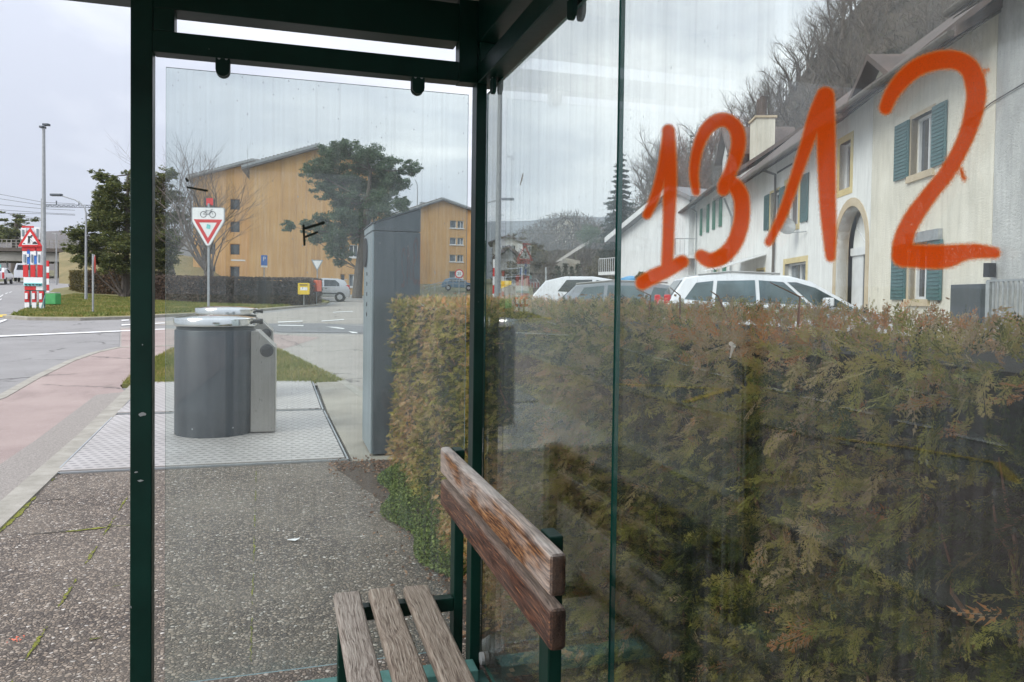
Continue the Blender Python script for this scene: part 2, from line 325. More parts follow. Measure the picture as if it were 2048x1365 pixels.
def paint(name, core, edge, spk=True):
    m, t = newmat(name); t = NT(t); p = t.pos()
    a = t.node('ShaderNodeAttribute', attribute_name='cover').outputs['Fac']
    n1 = t.noise(p, 420, 2, .7); v = t.vor(p, 300); sc = t.node('ShaderNodeSeparateColor'); t.l.new(v.outputs['Color'], sc.inputs[0])
    al = t.m('ADD', a, t.m('MULTIPLY', t.m('SUBTRACT', n1, .5), .55))
    alpha = t.ramp(al, [(.06, 0.), (.60, .985)])
    dots = t.m('MULTIPLY', t.ramp(v.outputs['Distance'], [(.12, 1.), (.26, 0.)]), t.ramp(sc.outputs[0], [(.66, 0.), (.7, .6)]))
    if spk: alpha = t.m('MULTIPLY', alpha, t.m('SUBTRACT', 1., dots))
    if spk: alpha = t.m('MULTIPLY', alpha, t.ramp(t.noise(p, 26, 5, .75), [(.34, .97), (.6, 1.)])); alpha = t.m('MULTIPLY', alpha, t.ramp(t.noise(p, 520, 1, .5), [(.33, .90), (.5, 1.)]))
    col = t.mix(t.ramp(a, [(.25, 0.), (.8, 1.)]), edge, core)
    df = t.node('ShaderNodeBsdfDiffuse'); t.l.new(col, df.inputs[0]); tl = t.node('ShaderNodeBsdfTranslucent'); t.l.new(col, tl.inputs[0])
    mm = t.node('ShaderNodeMixShader'); mm.inputs[0].default_value = .22; t.l.new(df.outputs[0], mm.inputs[1]); t.l.new(tl.outputs[0], mm.inputs[2])
    tr = t.node('ShaderNodeBsdfTransparent'); mo = t.node('ShaderNodeMixShader')
    t.l.new(alpha, mo.inputs[0]); t.l.new(tr.outputs[0], mo.inputs[1]); t.l.new(mm.outputs[0], mo.inputs[2]); t.out(mo.outputs[0]); return m
M['spray'] = paint('orange_spray_paint', (1.0, .115, .006), (1.0, .36, .09))
M['sprayD'] = paint('dark_marker_paint', (.02, .025, .02), (.05, .05, .04), False)

def leafmat(name, stops, rough=.65, transl=.25):
    m, t = newmat(name); t = NT(t)
    a = t.node('ShaderNodeAttribute', attribute_name='rnd').outputs['Fac']
    col = t.ramp(a, stops)
    b = t.node('ShaderNodeBsdfPrincipled'); t.l.new(col, b.inputs['Base Color']); b.inputs['Roughness'].default_value = rough
    b.inputs['Specular IOR Level'].default_value = .3
    tl = t.node('ShaderNodeBsdfTranslucent'); t.l.new(col, tl.inputs[0])
    mm = t.node('ShaderNodeMixShader'); mm.inputs[0].default_value = transl; t.l.new(b.outputs[0], mm.inputs[1]); t.l.new(tl.outputs[0], mm.inputs[2])
    t.out(mm.outputs[0]); return m
M['thuja'] = leafmat('thuja_sprays', [(0, (.010, .018, .005)), (.24, (.035, .055, .010)), (.38, (.13, .135, .024)), (.52, (.38, .34, .07)), (.64, (.40, .31, .095)), (.80, (.40, .285, .15)), (.90, (.48, .35, .20)), (.955, (.45, .32, .20)), (.975, (.48, .19, .06)), (1, (.62, .27, .09))])
M['hedgeR'] = leafmat('russet_hedge_leaves', [(0, (.025, .03, .012)), (.5, (.07, .055, .025)), (1, (.17, .10, .06))])
M['hedgeB'] = leafmat('brown_hedge_leaves', [(0, (.03, .022, .014)), (.5, (.075, .05, .033)), (1, (.15, .10, .07))])
M['hedgeO'] = leafmat('ochre_green_hedge_leaves', [(0, (.05, .05, .015)), (.5, (.12, .095, .022)), (1, (.20, .14, .045))])
M['pine'] = leafmat('blue_green_pine_needles', [(0, (.035, .065, .040)), (.5, (.095, .155, .09)), (1, (.23, .28, .17))])
M['cedar'] = leafmat('dark_green_conifer_needles', [(0, (.035, .055, .018)), (.5, (.12, .145, .04)), (1, (.28, .27, .09))])
M['fir'] = leafmat('dark_fir_needles', [(0, (.012, .022, .016)), (.5, (.03, .045, .03)), (1, (.06, .075, .045))])
M['weed'] = leafmat('fresh_green_weeds', [(0, (.03, .07, .015)), (.5, (.12, .165, .035)), (1, (.25, .30, .08))])
M['grass'] = leafmat('winter_grass_blades', [(0, (.09, .14, .025)), (.45, (.20, .22, .05)), (.75, (.34, .28, .10)), (1, (.44, .33, .15))])
M['litter'] = leafmat('dead_leaves', [(0, (.10, .05, .03)), (.5, (.22, .11, .06)), (1, (.42, .28, .18))])
M['wood_far'] = leafmat('bare_woodland_twigs', [(0, (.06, .052, .044)), (.5, (.12, .10, .085)), (.85, (.19, .16, .135)), (1, (.12, .13, .07))])
M['bush'] = leafmat('olive_brown_bush', [(0, (.04, .045, .02)), (.5, (.10, .085, .045)), (1, (.19, .15, .09))])

# ------------------------------------------------------------------ object helpers
def chain(o):
    m = o.matrix_basis.copy()
    while o.parent: o = o.parent; m = o.matrix_basis @ m
    return m
def link(name, me, mats, parent=None):
    o = bpy.data.objects.new(name, me); COL.objects.link(o)
    for m in (mats if isinstance(mats, list) else [mats]): me.materials.append(M[m] if isinstance(m, str) else m)
    if parent is not None: o.parent = parent
    return o
def tag(o, label=None, cat=None, group=None, kind=None):
    for k, v in (('label', label), ('category', cat), ('group', group), ('kind', kind)):
        if v: o[k] = v
    return o
def thing(name, loc, rz, label, cat, group=None):
    o = bpy.data.objects.new(name, None); COL.objects.link(o); o.location = loc; o.rotation_euler = (0, 0, rz); o.empty_display_size = .2
    return tag(o, label, cat, group)
def struct(o): o['kind'] = 'structure'; return o
class MB:
    def __init__(s): s.v = []; s.f = []; s.mi = []
    def add(s, vs, fs, mi=0):
        b = len(s.v); s.v += [tuple(v) for v in vs]; s.f += [tuple(i+b for i in f) for f in fs]; s.mi += [mi]*len(fs); return s
    def box(s, x0, x1, y0, y1, z0, z1, mi=0):
        v = [(x, y, z) for z in (z0, z1) for y in (y0, y1) for x in (x0, x1)]
        return s.add(v, [(0, 2, 3, 1), (4, 5, 7, 6), (0, 1, 5, 4), (2, 6, 7, 3), (0, 4, 6, 2), (1, 3, 7, 5)], mi)
    def bar(s, a, b, w, h, mi=0, up=(0, 0, 1)):          # rectangular bar from a to b
        a = Vector(a); b = Vector(b); d = (b-a).normalized(); u = Vector(up)
        if abs(d.dot(u)) > .98: u = Vector((1, 0, 0))
        r = d.cross(u).normalized(); u = r.cross(d).normalized()
        v = [p+r*sx*w/2+u*sy*h/2 for p in (a, b) for sx, sy in ((-1, -1), (1, -1), (1, 1), (-1, 1))]
        return s.add(v, [(0, 1, 2, 3), (7, 6, 5, 4), (0, 4, 5, 1), (1, 5, 6, 2), (2, 6, 7, 3), (3, 7, 4, 0)], mi)
    def tube(s, pts, rad, n=8, mi=0, cap=True):
        pts = [Vector(p) for p in pts]; rad = rad if isinstance(rad, (list, tuple)) else [rad]*len(pts)
        vs = []; fs = []; u = None
        for i, p in enumerate(pts):
            d = ((pts[min(i+1, len(pts)-1)]-p).normalized()+(p-pts[max(i-1, 0)]).normalized())
            d = d.normalized() if d.length > 1e-6 else Vector((0, 0, 1))
            if u is None: u = Vector((1, 0, 0)) if abs(d.x) < .9 else Vector((0, 1, 0))
            r = d.cross(u); r = r.normalized() if r.length > 1e-6 else Vector((0, 1, 0)); u = r.cross(d).normalized()
            for k in range(n):
                a = 2*math.pi*k/n; vs.append(p+(r*math.cos(a)+u*math.sin(a))*rad[i])
        for i in range(len(pts)-1):
            for k in range(n): fs.append((i*n+k, i*n+(k+1) % n, (i+1)*n+(k+1) % n, (i+1)*n+k))
        if cap: fs.append(tuple(range(n-1, -1, -1))); fs.append(tuple((len(pts)-1)*n+k for k in range(n)))
        return s.add(vs, fs, mi)
    def lathe(s, prof, c=(0, 0, 0), n=48, axis='z', mi=0):
        vs = []; fs = []
        for r, h in prof:
            for k in range(n):
                a = 2*math.pi*k/n; x, y = r*math.cos(a), r*math.sin(a)
                q = (x, y, h) if axis == 'z' else ((x, h, y) if axis == 'y' else (h, x, y))
                vs.append((c[0]+q[0], c[1]+q[1], c[2]+q[2]))
        for i in range(len(prof)-1):
            for k in range(n):
                f = (i*n+k, i*n+(k+1) % n, (i+1)*n+(k+1) % n, (i+1)*n+k); fs.append(f if axis != 'y' else f[::-1])
        fs.append(tuple(range(n-1, -1, -1))); fs.append(tuple((len(prof)-1)*n+k for k in range(n)))
        return s.add(vs, fs, mi)
    def prism(s, poly, fn, a, b, mi=0, holes=()):
        """poly (u,v) list (+holes) swept from depth a to b; fn(u,v,depth)->xyz"""
        rings = [list(poly)]+[list(h) for h in holes]
        tess = tessellate_polygon([[Vector((u, v, 0)) for u, v in r] for r in rings])
        flat = [p for r in rings for p in r]; n = len(flat)
        vs = [fn(u, v, a) for u, v in flat]+[fn(u, v, b) for u, v in flat]
        fs = [tuple(t) for t in tess]+[tuple(i+n for i in t[::-1]) for t in tess]
        o = 0
        for r in rings:
            k = len(r)
            for i in range(k): fs.append((o+i, o+(i+1) % k, o+(i+1) % k+n, o+i+n))
            o += k
        return s.add(vs, fs, mi)
    def build(s, name, mat, parent=None, world=False, bevel=0, smooth=False, seg=2, fix=True):
        me = bpy.data.meshes.new(name); vs = s.v
        if parent is not None and world:
            inv = chain(parent).inverted(); vs = [tuple(inv @ Vector(v)) for v in vs]
        me.from_pydata(vs, [], s.f); me.polygons.foreach_set('material_index', s.mi)
        if fix:
            bm = bmesh.new(); bm.from_mesh(me); bmesh.ops.recalc_face_normals(bm, faces=bm.faces); bm.to_mesh(me); bm.free()
        if smooth:
            me.polygons.foreach_set('use_smooth', [True]*len(me.polygons))
            try: me.set_sharp_from_angle(angle=R_(38))
            except Exception: pass
        me.update(); o = link(name, me, mat, parent)
        if bevel:
            b = o.modifiers.new('bevel', 'BEVEL'); b.width = bevel; b.segments = seg; b.limit_method = 'ANGLE'; b.angle_limit = R_(40)
        return o
def copy_tree(o, parent=None):
    c = o.copy(); COL.objects.link(c)
    if parent is not None: c.parent = parent
    for ch in [x for x in bpy.data.objects if x.parent == o and x.name in scn.objects]: copy_tree(ch, c)
    return c
def sheet(name, poly, dz, mat, thick=0.0):
    """flat ground zone: polygon of (x,y) draped on the ground planes, cut where the ground changes slope"""
    bm = bmesh.new(); vs = [bm.verts.new((x, y, 0)) for x, y in poly]; bm.faces.new(vs)
    for yb, _ in BK[1:-1]:
        bmesh.ops.bisect_plane(bm, geom=bm.verts[:]+bm.edges[:]+bm.faces[:], plane_co=(0, yb, 0), plane_no=(0, 1, 0))
    bmesh.ops.recalc_face_normals(bm, faces=bm.faces)
    if sum(f.normal.z for f in bm.faces) < 0: bmesh.ops.reverse_faces(bm, faces=bm.faces)
    bmesh.ops.triangulate(bm, faces=bm.faces)
    if thick:
        r = bmesh.ops.extrude_face_region(bm, geom=bm.faces[:]); up = {v for v in r['geom'] if isinstance(v, bmesh.types.BMVert)}
        lows = [v for v in bm.verts if v not in up]
        for v in bm.verts: v.co.z = Z(v.co.y)+dz-(0 if v in up else thick)
        bmesh.ops.recalc_face_normals(bm, faces=bm.faces)
    else:
        for v in bm.verts: v.co.z = Z(v.co.y)+dz
    me = bpy.data.meshes.new(name); bm.to_mesh(me); bm.free(); return link(name, me, mat)
def gp(pts, dz=0): return [(G(x, y, dz).x, G(x, y, dz).y) for x, y in pts]
def kerb(name, pts, wid, top, mat='kerb', low=-.12):
    """kerb of stones along world (x,y) points, flat top"""
    mb = MB(); out_ = []
    for i, p in enumerate(pts):
        a = Vector(pts[max(i-1, 0)]); b = Vector(pts[min(i+1, len(pts)-1)]); d = (b-a).normalized(); n = Vector((-d.y, d.x))
        out_.append((Vector(p)+n*wid/2, Vector(p)-n*wid/2))
    for (a, b), (c, d) in zip(out_, out_[1:]):
        for k in range(1):
            vs = [(q.x, q.y, Z(q.y)+h) for h in (low, top) for q in (a, b, d, c)]
            mb.add(vs, [(0, 3, 2, 1), (4, 5, 6, 7), (0, 1, 5, 4), (1, 2, 6, 5), (2, 3, 7, 6), (3, 0, 4, 7)])
    return mb.build(name, mat)
def arrmesh(name, verts, faces_n, mat, parent=None, rnd=None, world=True):
    """verts (n,k,3) polygons with k corners each"""
    n, k, _ = verts.shape; v = verts.reshape(-1, 3)
    if parent is not None and world:
        inv = np.array(chain(parent).inverted()); v = v @ inv[:3, :3].T+inv[:3, 3]
    me = bpy.data.meshes.new(name); me.vertices.add(n*k); me.vertices.foreach_set('co', v.astype(np.float32).ravel())
    me.loops.add(n*k); me.loops.foreach_set('vertex_index', np.arange(n*k, dtype=np.int32))
    me.polygons.add(n); me.polygons.foreach_set('loop_start', np.arange(0, n*k, k, dtype=np.int32))
    try: me.polygons.foreach_set('loop_total', np.full(n, k, dtype=np.int32))
    except Exception: pass
    if rnd is not None:
        at = me.attributes.new('rnd', 'FLOAT', 'POINT'); at.data.foreach_set('value', np.repeat(rnd, k).astype(np.float32))
    me.update(calc_edges=True); return link(name, me, mat, parent)
def leafquads(c, size, rnd=None, up=.0, aspect=.45, droop=None, rg=nrg):
    """random leaf/needle quads at centres c (n,3); size scalar or array; up squashes normals toward vertical"""
    n = len(c); a = rg.normal(size=(n, 3))
    if droop is not None: a = a*np.array(droop)
    a /= np.linalg.norm(a, axis=1)[:, None]+1e-9
    b = np.cross(a, rg.normal(size=(n, 3))+np.array((0, 0, up))*3); b /= np.linalg.norm(b, axis=1)[:, None]+1e-9
    s = np.broadcast_to(size, (n,))[:, None]*rg.uniform(.6, 1.3, (n, 1)); a = a*s; b = b*s*aspect
    return np.stack([c-a, c+b, c+a, c-b], axis=1)

# ------------------------------------------------------------------ ground, roads, pavements
bigv = []
mb = MB(); ys = [-400, 8, 80, 160, 400, 3000]
for y0, y1 in zip(ys, ys[1:]):
    mb.add([(-3000, y0, Z(y0)-.14), (3000, y0, Z(y0)-.14), (3000, y1, Z(y1)-.14), (-3000, y1, Z(y1)-.14)], [(0, 1, 2, 3)])
struct(mb.build('ground', 'land'))
struct(sheet('road', [(-60, -25), (34, -25), (34, 60), (8, 60), (3, 95), (-13, 140), (-26, 140), (-30, 95), (-60, 60)], -.06, 'asphalt'))
# forecourt paving (shelter floor) with mossy joints
kin = lambda y: -1.54-.045*(y-5)                    # inner edge of the kerb strip
struct(sheet('paving', [(kin(-4), -4), (.95, -4), (.95, 6.30), (kin(6.33), 6.34)], 0, 'paving', .1))
M['moss'] = simple('moss_in_joint', (.10, .12, .015), (.26, .26, .03), 18, .95, bump=.7, bscale=90, speck=(30, .55, (.09, .075, .06)))
M['joint'] = simple('dark_joint', (.05, .045, .035), (.10, .09, .07), 20, .95)
def joint(a, b, wd, mat, seg=26):
    """a broken, uneven strip of moss or dirt in a paving joint"""
    mb = MB(); a = Vector(a); b = Vector(b); d = b-a; n = Vector((-d.y, d.x)).normalized()
    w_ = [wd*max(.0, rng.gauss(.55, .5)+.9*math.sin(i*.31+a.x*9+a.y)) for i in range(seg+1)]
    for i in range(seg):
        if w_[i]+w_[i+1] < wd*.7: continue
        p, q = a+d*i/seg, a+d*(i+1)/seg
        j0, j1 = n*rng.uniform(-.004, .004), n*rng.uniform(-.004, .004)
        mb.add([(*(p-n*w_[i]/2+j0), .004), (*(p+n*w_[i]/2+j0), .004), (*(q+n*w_[i+1]/2+j1), .004), (*(q-n*w_[i+1]/2+j1), .004)], [(0, 1, 2, 3)])
    return mb
mbs = MB()
def addj(a, b, wd, seg=26):
    k = joint(a, b, wd, None, seg); mbs.add(k.v, k.f)
addj((-.99, 5.75), (-.90, 3.0), .009, 110); addj((-.90, 3.0), (-.80, .5), .012, 50); addj((-.19, 6.2), (-.10, 2.7), .005, 130); addj((-1.45, 4.77), (-.95, 4.86), .013, 14)
addj((-.97, 4.86), (-.3, 4.9), .006, 12); addj((-.75, 3.87), (-.35, 3.9), .01, 9); addj((-.72, 3.30), (-.35, 3.33), .012, 8); addj((-1.36, 3.1), (-1.0, 3.1), .016, 9); addj((kin(4.5)+.01, 4.3), (kin(6.2)+.012, 6.2), .03, 30)
struct(mbs.build('moss_strip', 'moss', fix=False))
mbs = MB()
for yj, x0, x1 in ((4.82, kin(4.8), -.9), (5.58, kin(5.6), -1.2), (3.05, -1.4, -.9)):
    addj((x0, yj-.02), (x1, yj+.04), .008, 30)
struct(mbs.build('paving_joint', 'joint', fix=False))
ko = lambda y: kin(y)-.17
struct(kerb('kerb_edging', [((kin(y)+ko(y))/2, y) for y in (-4, 0, 4, 6.35, 8, 11.8)], .165, .012))
# pink footway between kerb edging and road
fw = [(0, 792), (70, 753), (140, 720), (190, 703), (237, 693), (330, 690), (420, 684)]
fwW = [(-4.3, -20), (-4.1, 0), (-3.95, 5)] + gp(fw)
struct(sheet('footway', fwW+gp([(500, 690), (348, 696), (240, 768)])+[(ko(11.0), 11.0), (ko(8), 8), (ko(0), 0), (ko(-20), -20)], -.025, 'pink', .06))
struct(kerb('road_kerb', fwW, .13, -.018))
struct(sheet('gravel_strip', [(ko(2)-.42, 2), (ko(2)-.01, 2), (ko(11)-.01, 11), (ko(11)-.30, 10.8), (ko(8)-.34, 8), (ko(6)-.36, 6)], -.02, 'gravel'))
# raised crossing, pale side road, dark repair patch
struct(sheet('crossing', gp([(241, 652), (420, 655), (560, 664), (726, 666)])+[(6, 20.5), (30, 26), (30, -10), (2.0, -10), (2.0, 6), (1.45, 10)]+gp([(727, 790), (690, 764), (610, 722), (560, 697), (500, 689), (420, 683), (330, 689), (240, 692)]), -.05, 'beige'))
struct(sheet('crossing_pink_band', gp([(243, 655), (430, 657), (640, 672), (560, 696), (500, 688), (420, 682), (330, 688), (243, 690)]), -.046, 'pink'))
struct(sheet('far_side_road', gp([(300, 641), (420, 634), (520, 625), (655, 611), (690, 600), (740, 598)])+[(26, 55), (40, 30), (12, 22)]+gp([(726, 645), (560, 644), (420, 646), (300, 648)]), -.054, 'beige'))
struct(sheet('asphalt_repair', gp([(500, 645), (640, 644), (726, 650), (727, 663), (560, 661), (500, 652)]), -.048, 'asphdark'))
struct(sheet('asphalt_patch', gp([(241, 650), (237, 693), (190, 702), (130, 722), (60, 755), (30, 700), (60, 660), (150, 648)]), -.056, 'asphalt'))
# painted road markings
def mark(name, px, dz=-.04, mat='lineW'): return struct(sheet(name, gp(px), dz, mat))
mark('road_line', [(-20, 669), (120, 663), (241, 658.5), (241, 660.5), (120, 665.5), (-20, 671.5)])
mark('road_line', [(241, 658), (330, 655), (330, 656.5), (241, 660)])
mark('road_line', [(-10, 642), (12, 636), (14, 638), (-10, 647)])
mark('road_line', [(243, 637.5), (258, 637), (258, 639), (243, 640)])
mark('road_line', [(243, 646.5), (330, 643), (330, 644.6), (243, 649)])
mark('road_line', [(-10, 628), (14, 627), (10, 632), (-10, 632)], mat='lineY')
for a in ([(556, 647.5), (607, 648.5), (607, 650), (556, 649)], [(651, 651), (672, 652), (690, 654.5), (686, 656), (670, 654)], [(697, 660), (712, 662), (716, 664), (704, 664)],
          [(556, 641.5), (605, 639.5), (605, 641), (556, 643.3)], [(643, 639.5), (688, 636.5), (688, 638), (643, 641)], [(666, 622.5), (706, 621), (706, 622), (666, 623.6)]):
    mark('lane_dash', a)
for a in ([(0, 592), (6, 588), (7, 589), (0, 594)], [(10, 586.5), (15, 584.5), (16, 585.2), (11, 587.5)], [(18, 584), (23, 582.4), (24, 583), (19, 584.8)], [(0, 598), (3, 596), (4, 597), (0, 600)]):
    mark('lane_dash', a)
# bus bay markings beside the shelter (they also mirror in the back glass): yellow zigzag and white dashes
def stripe(name, pts, wd, mat, dz=-.045):
    mb = MB()
    for a, b in zip(pts, pts[1:]):
        a = Vector(a); b = Vector(b); d = (b-a).normalized(); n = Vector((-d.y, d.x))*wd/2
        q = [a-n, a+n, b+n, b-n]; mb.add([(p.x, p.y, Z(p.y)+dz) for p in q], [(0, 1, 2, 3)])
    return struct(mb.build(name, mat, fix=False))
def mg(pts): return [(1.40-G(x, y, -.05).x, G(x, y, -.05).y) for x, y in pts]
for a in ([(1240, 696), (1273, 705.5)], [(1281, 708), (1306, 713.5)], [(1312, 716), (1337, 722.7)], [(1349, 725), (1380, 733)], [(1382, 734.5), (1414, 743)], [(1427, 748), (1456, 754.5)], [(1529, 776), (1583, 786)], [(1603, 794), (1660, 806)], [(1684, 815), (1749, 830)], [(1787, 841), (1865, 857)], [(1906, 870), (2010, 893)]):
    stripe('lane_dash', mg(a), .13, 'lineW')
stripe('road_line', mg([(1767, 772), (1952, 807)]), .12, 'lineW'); stripe('road_line', mg([(1316, 678), (1361, 686.5)]), .12, 'lineW')
stripe('bus_bay_line', mg([(1232, 769), (1303, 771.5), (1456, 779)]), .10, 'lineY'); stripe('bus_bay_zigzag', mg([(1456, 779), (1314, 821.6)]), .11, 'lineY', -.041)
stripe('bus_bay_line', mg([(1350, 829.6), (1448, 845), (1511, 854), (1607, 870), (1821, 897), (1981, 925)]), .09, 'lineY'); stripe('bus_bay_zigzag', mg([(1990, 926), (2024, 960), (2060, 1060)]), .10, 'lineY', -.041)
# grass tongue beyond the bin plates
tongue = gp([(244, 768), (285, 728), (345, 697), (420, 690), (500, 691), (560, 699), (610, 724), (688, 762), (628, 767), (300, 769)])
struct(sheet('grass_bed', tongue, -.005, 'turf', .08))
struct(kerb('grass_kerb', [(1.5, 9.2)]+gp([(727, 793), (690, 766), (612, 724), (562, 698.5), (500, 689.5), (420, 688.5), (345, 695.5)]), .13, .004))
struct(sheet('gravel_margin', gp([(262, 770), (628, 764), (690, 763), (700, 770), (628, 771), (262, 778)]), -.004, 'gravel'))
struct(sheet('concrete_slab', [(.56, 6.30), (2.2, 6.28), (2.2, 9.5), (1.15, 10.4), (.92, 11.35), (.48, 11.45), (.50, 8.93)], .002, 'concrete', .1))
# lawn beyond the junction, with its kerb and a path
lawnk = [(12, 633), (60, 637), (160, 638), (260, 635), (330, 631), (420, 627), (520, 620), (600, 613), (650, 607.5)]
lawn = gp(lawnk)+gp([(660, 603), (640, 600)])+[(3, 52), (-6, 66), (-14, 95), (-20, 95)]+gp([(108, 578), (96, 588), (60, 617), (24, 629)])
struct(sheet('lawn', lawn, .02, 'turf', .1))
struct(kerb('lawn_kerb', gp(lawnk), .22, .035))
struct(sheet('path', gp([(92, 595), (118, 597), (259, 607.5), (330, 611), (420, 616), (500, 619), (500, 622), (420, 620), (330, 615), (259, 612), (118, 602), (90, 600)], .02), .026, 'beige'))
def blades(name, poly, n, h, label, z0, wid=.004, mat='grass', lean=.5, patch=1.2):
    xs = [p[0] for p in poly]; ysx = [p[1] for p in poly]; P_ = np.array(poly)
    pts = nrg.uniform((min(xs), min(ysx)), (max(xs), max(ysx)), (n*3, 2))
    ins = np.zeros(len(pts), bool); j = len(poly)-1
    for i in range(len(poly)):
        xi, yi = P_[i]; xj, yj = P_[j]
        c = ((yi > pts[:, 1]) != (yj > pts[:, 1])) & (pts[:, 0] < (xj-xi)*(pts[:, 1]-yi)/(yj-yi+1e-12)+xi); ins ^= c; j = i
    pts = pts[ins][:n]; n = len(pts); zs = np.array([Z(y) for y in pts[:, 1]])+z0
    b = np.column_stack([pts, zs]); a = nrg.uniform(0, 2*np.pi, n); dx = np.column_stack([np.cos(a), np.sin(a), np.zeros(n)])*wid
    hh = h*nrg.uniform(.5, 1.3, n); ln = nrg.normal(0, lean, (n, 2))*hh[:, None]
    tip = b+np.column_stack([ln, hh]); tri = np.stack([b-dx, b+dx, tip], axis=1)
    pn = np.sin(pts[:, 0]*patch*2.1+np.sin(pts[:, 1]*patch))*np.sin(pts[:, 1]*patch*1.3+1)*.2+.42
    o = arrmesh(name, tri, 3, mat, rnd=np.clip(pn+nrg.normal(0, .2, n), 0, 1)); return tag(o, label, 'grass', kind='stuff')
blades('grass', tongue, 45000, .05, 'short patchy grass on the tongue between the bins and the side road', -.005, .006)
near = gp([(24, 632), (60, 634), (160, 635), (260, 632), (330, 628), (420, 624), (520, 617), (600, 611), (648, 605), (640, 598), (500, 612), (330, 600), (150, 590), (110, 596), (62, 616)])
blades('grass', near, 60000, .10, 'short grass of the lawn beyond the junction', .02, .03)

# ------------------------------------------------------------------ bus shelter
sh = thing('bus_shelter', (.12, 1.2, 0), 0, 'dark green steel bus shelter with glass walls, orange 1312 graffiti on its back wall', 'bus shelter')
def sp(mb, name, mat='green', bevel=.003, parent=None, **k): return mb.build(name, mat, parent or sh, world=True, bevel=bevel, **k)
YE = 2.62
sp(MB().box(-.458, -.395, YE, YE+.06, 0, 2.60), 'post')
sp(MB().box(.653, .690, YE, YE+.07, 0, 2.13), 'post')
sp(MB().box(.640, .700, -1.56, -1.50, 0, 2.13), 'post')
sp(MB().box(-.458, -.395, -1.56, -1.50, 0, 2.60), 'post')
r = MB(); r.box(-.395, .588, YE, YE+.065, 2.130, 2.197); r.box(-.393, -.332, YE+.001, YE+.064, 2.197, 2.268); r.box(.588, .656, YE-.001, YE+.064, 2.128, 2.42); sp(r, 'rail')
r = MB(); r.box(-.395, .588, YE+.003, YE+.10, 2.268, 2.40); sp(r, 'header_beam')
r = MB(); r.box(.656, .73, -1.5, YE+.068, 2.128, 2.196); sp(r, 'back_rail')
r = MB(); r.box(.656, .73, -1.5, YE+.068, 2.268, 2.42); r.box(.658, .728, YE-.02, YE+.066, 2.196, 2.268); r.box(.658, .728, 1.0, 1.07, 2.196, 2.268); sp(r, 'back_beam')
r = MB(); r.box(-.41, .66, YE-.10, YE-.012, .035, .075); sp(r, 'bottom_rail', 'greenlow')
r = MB(); r.box(.64, .70, -1.5, YE-.005, .0, .028); sp(r, 'foot_plate', 'greenlow')
M['soffit'] = simple('beige_roof_lining', (.36, .33, .27), (.46, .43, .36), 3, .85)
r = MB(); r.box(-1.05, .735, -1.6, YE+.12, 2.425, 2.46); roof = sp(r, 'roof', 'green'); sp(MB().box(-1.0, .655, -1.5, YE-.002, 2.415, 2.4245), 'roof_lining', 'soffit', 0, roof)
sp(MB().box(-1.05, -.459, YE+.055, YE+.13, 2.30, 2.424), 'fascia'); sp(MB().box(-1.05, -1.0, -1.6, YE+.054, 2.30, 2.424), 'fascia')
for k_, (x, y, w_, h_) in enumerate(((285, 829, 13, 8), (272, 945, 5, 2), (280, 962, 10, 3), (285, 690, 2, 2), (262, 1215, 2, 5))):
    a = plY(x, y, YE-.0012); pw, ph = w_*a.y*1.03/FPX, h_*a.y*1.03/FPX; pw *= .6; ph *= .6; pts = [(math.cos(t_*.7)*pw*rng.uniform(.5, 1.1), math.sin(t_*.7)*ph*rng.uniform(.5, 1.1)) for t_ in range(9)]
    MB().prism(pts, lambda u, v, d: (a.x+u, YE-.0012+d, a.z+v), 0, .0011).build('paint_chip', 'galv', sh, world=True)
# end glass
def pane(name, lo, hi, mat, edge, axis):
    x0, y0, z0 = lo; x1, y1, z1 = hi
    mb = MB().box(x0, x1, y0, y1, z0, z1); mb.mi = ([1, 1, 0, 0, 1, 1] if axis == 'y' else [1, 1, 1, 1, 0, 0])
    return mb.build(name, [mat, edge], sh, world=True)
pe = pane('glass_pane', (-.359, YE+.020, .10), (.628, YE+.028, 2.090), 'glassE', 'gedge2', 'y')
p1 = pane('glass_pane', (.700, 1.534, .045), (.710, 2.672, 2.105), 'glassB', 'gedge', 'x')
p2 = pane('glass_pane', (.700, .30, .045), (.710, 1.524, 2.105), 'glassB', 'gedge', 'x')
p3 = pane('glass_pane', (.700, -.95, .045), (.710, .29, 2.105), 'glassB', 'gedge', 'x')
pf = pane('glass_pane', (-.359, -1.53, .10), (.628, -1.522, 2.090), 'glassE', 'gedge2', 'y')
tag(pe, 'dusty pane of the end wall'); tag(p2, 'streaked pane of the back wall with orange graffiti'); tag(p1, 'pane of the back wall beside the corner post')
# clamps: rounded tongue hanging from the rail with two screws
def clamp(c, axis, par):
    pts = [(-.022, .03), (.022, .03)]+[(.022*math.cos(a), -.022+.022*math.sin(a)) for a in [-math.pi*k/10 for k in range(11)]]
    pts = [(-.022, .03), (-.022, -.022)]+[(-.022*math.cos(a), -.022-.022*math.sin(a)) for a in [math.pi*k/10 for k in range(1, 10)]]+[(.022, -.022), (.022, .03)]
    fn = (lambda u, v, d: (c[0]+u, c[1]+d, c[2]+v)) if axis == 'y' else (lambda u, v, d: (c[0]+d, c[1]+u, c[2]+v))
    o = MB().prism(pts, fn, -.014, -.003 if axis == 'y' else -.002).prism(pts, fn, .010 if axis == 'y' else .012, .022).build('clamp', 'green', sh, world=True, bevel=.002)
    s = MB()
    for k in (-.011, .011):
        q = fn(k, .012, -.0155); s.lathe([(.0045, 0), (.0045, .002)], q, 10, axis)
    s.build('screw', 'galv', o, world=True)
for px in (445, 838): q = plY(px, 128, YE); clamp((q.x, YE+.020, 2.118), 'y', sh)
for y_ in (2.545, 1.80, 1.35, .5): clamp((.700, y_, 2.118), 'x', sh)
r = MB()
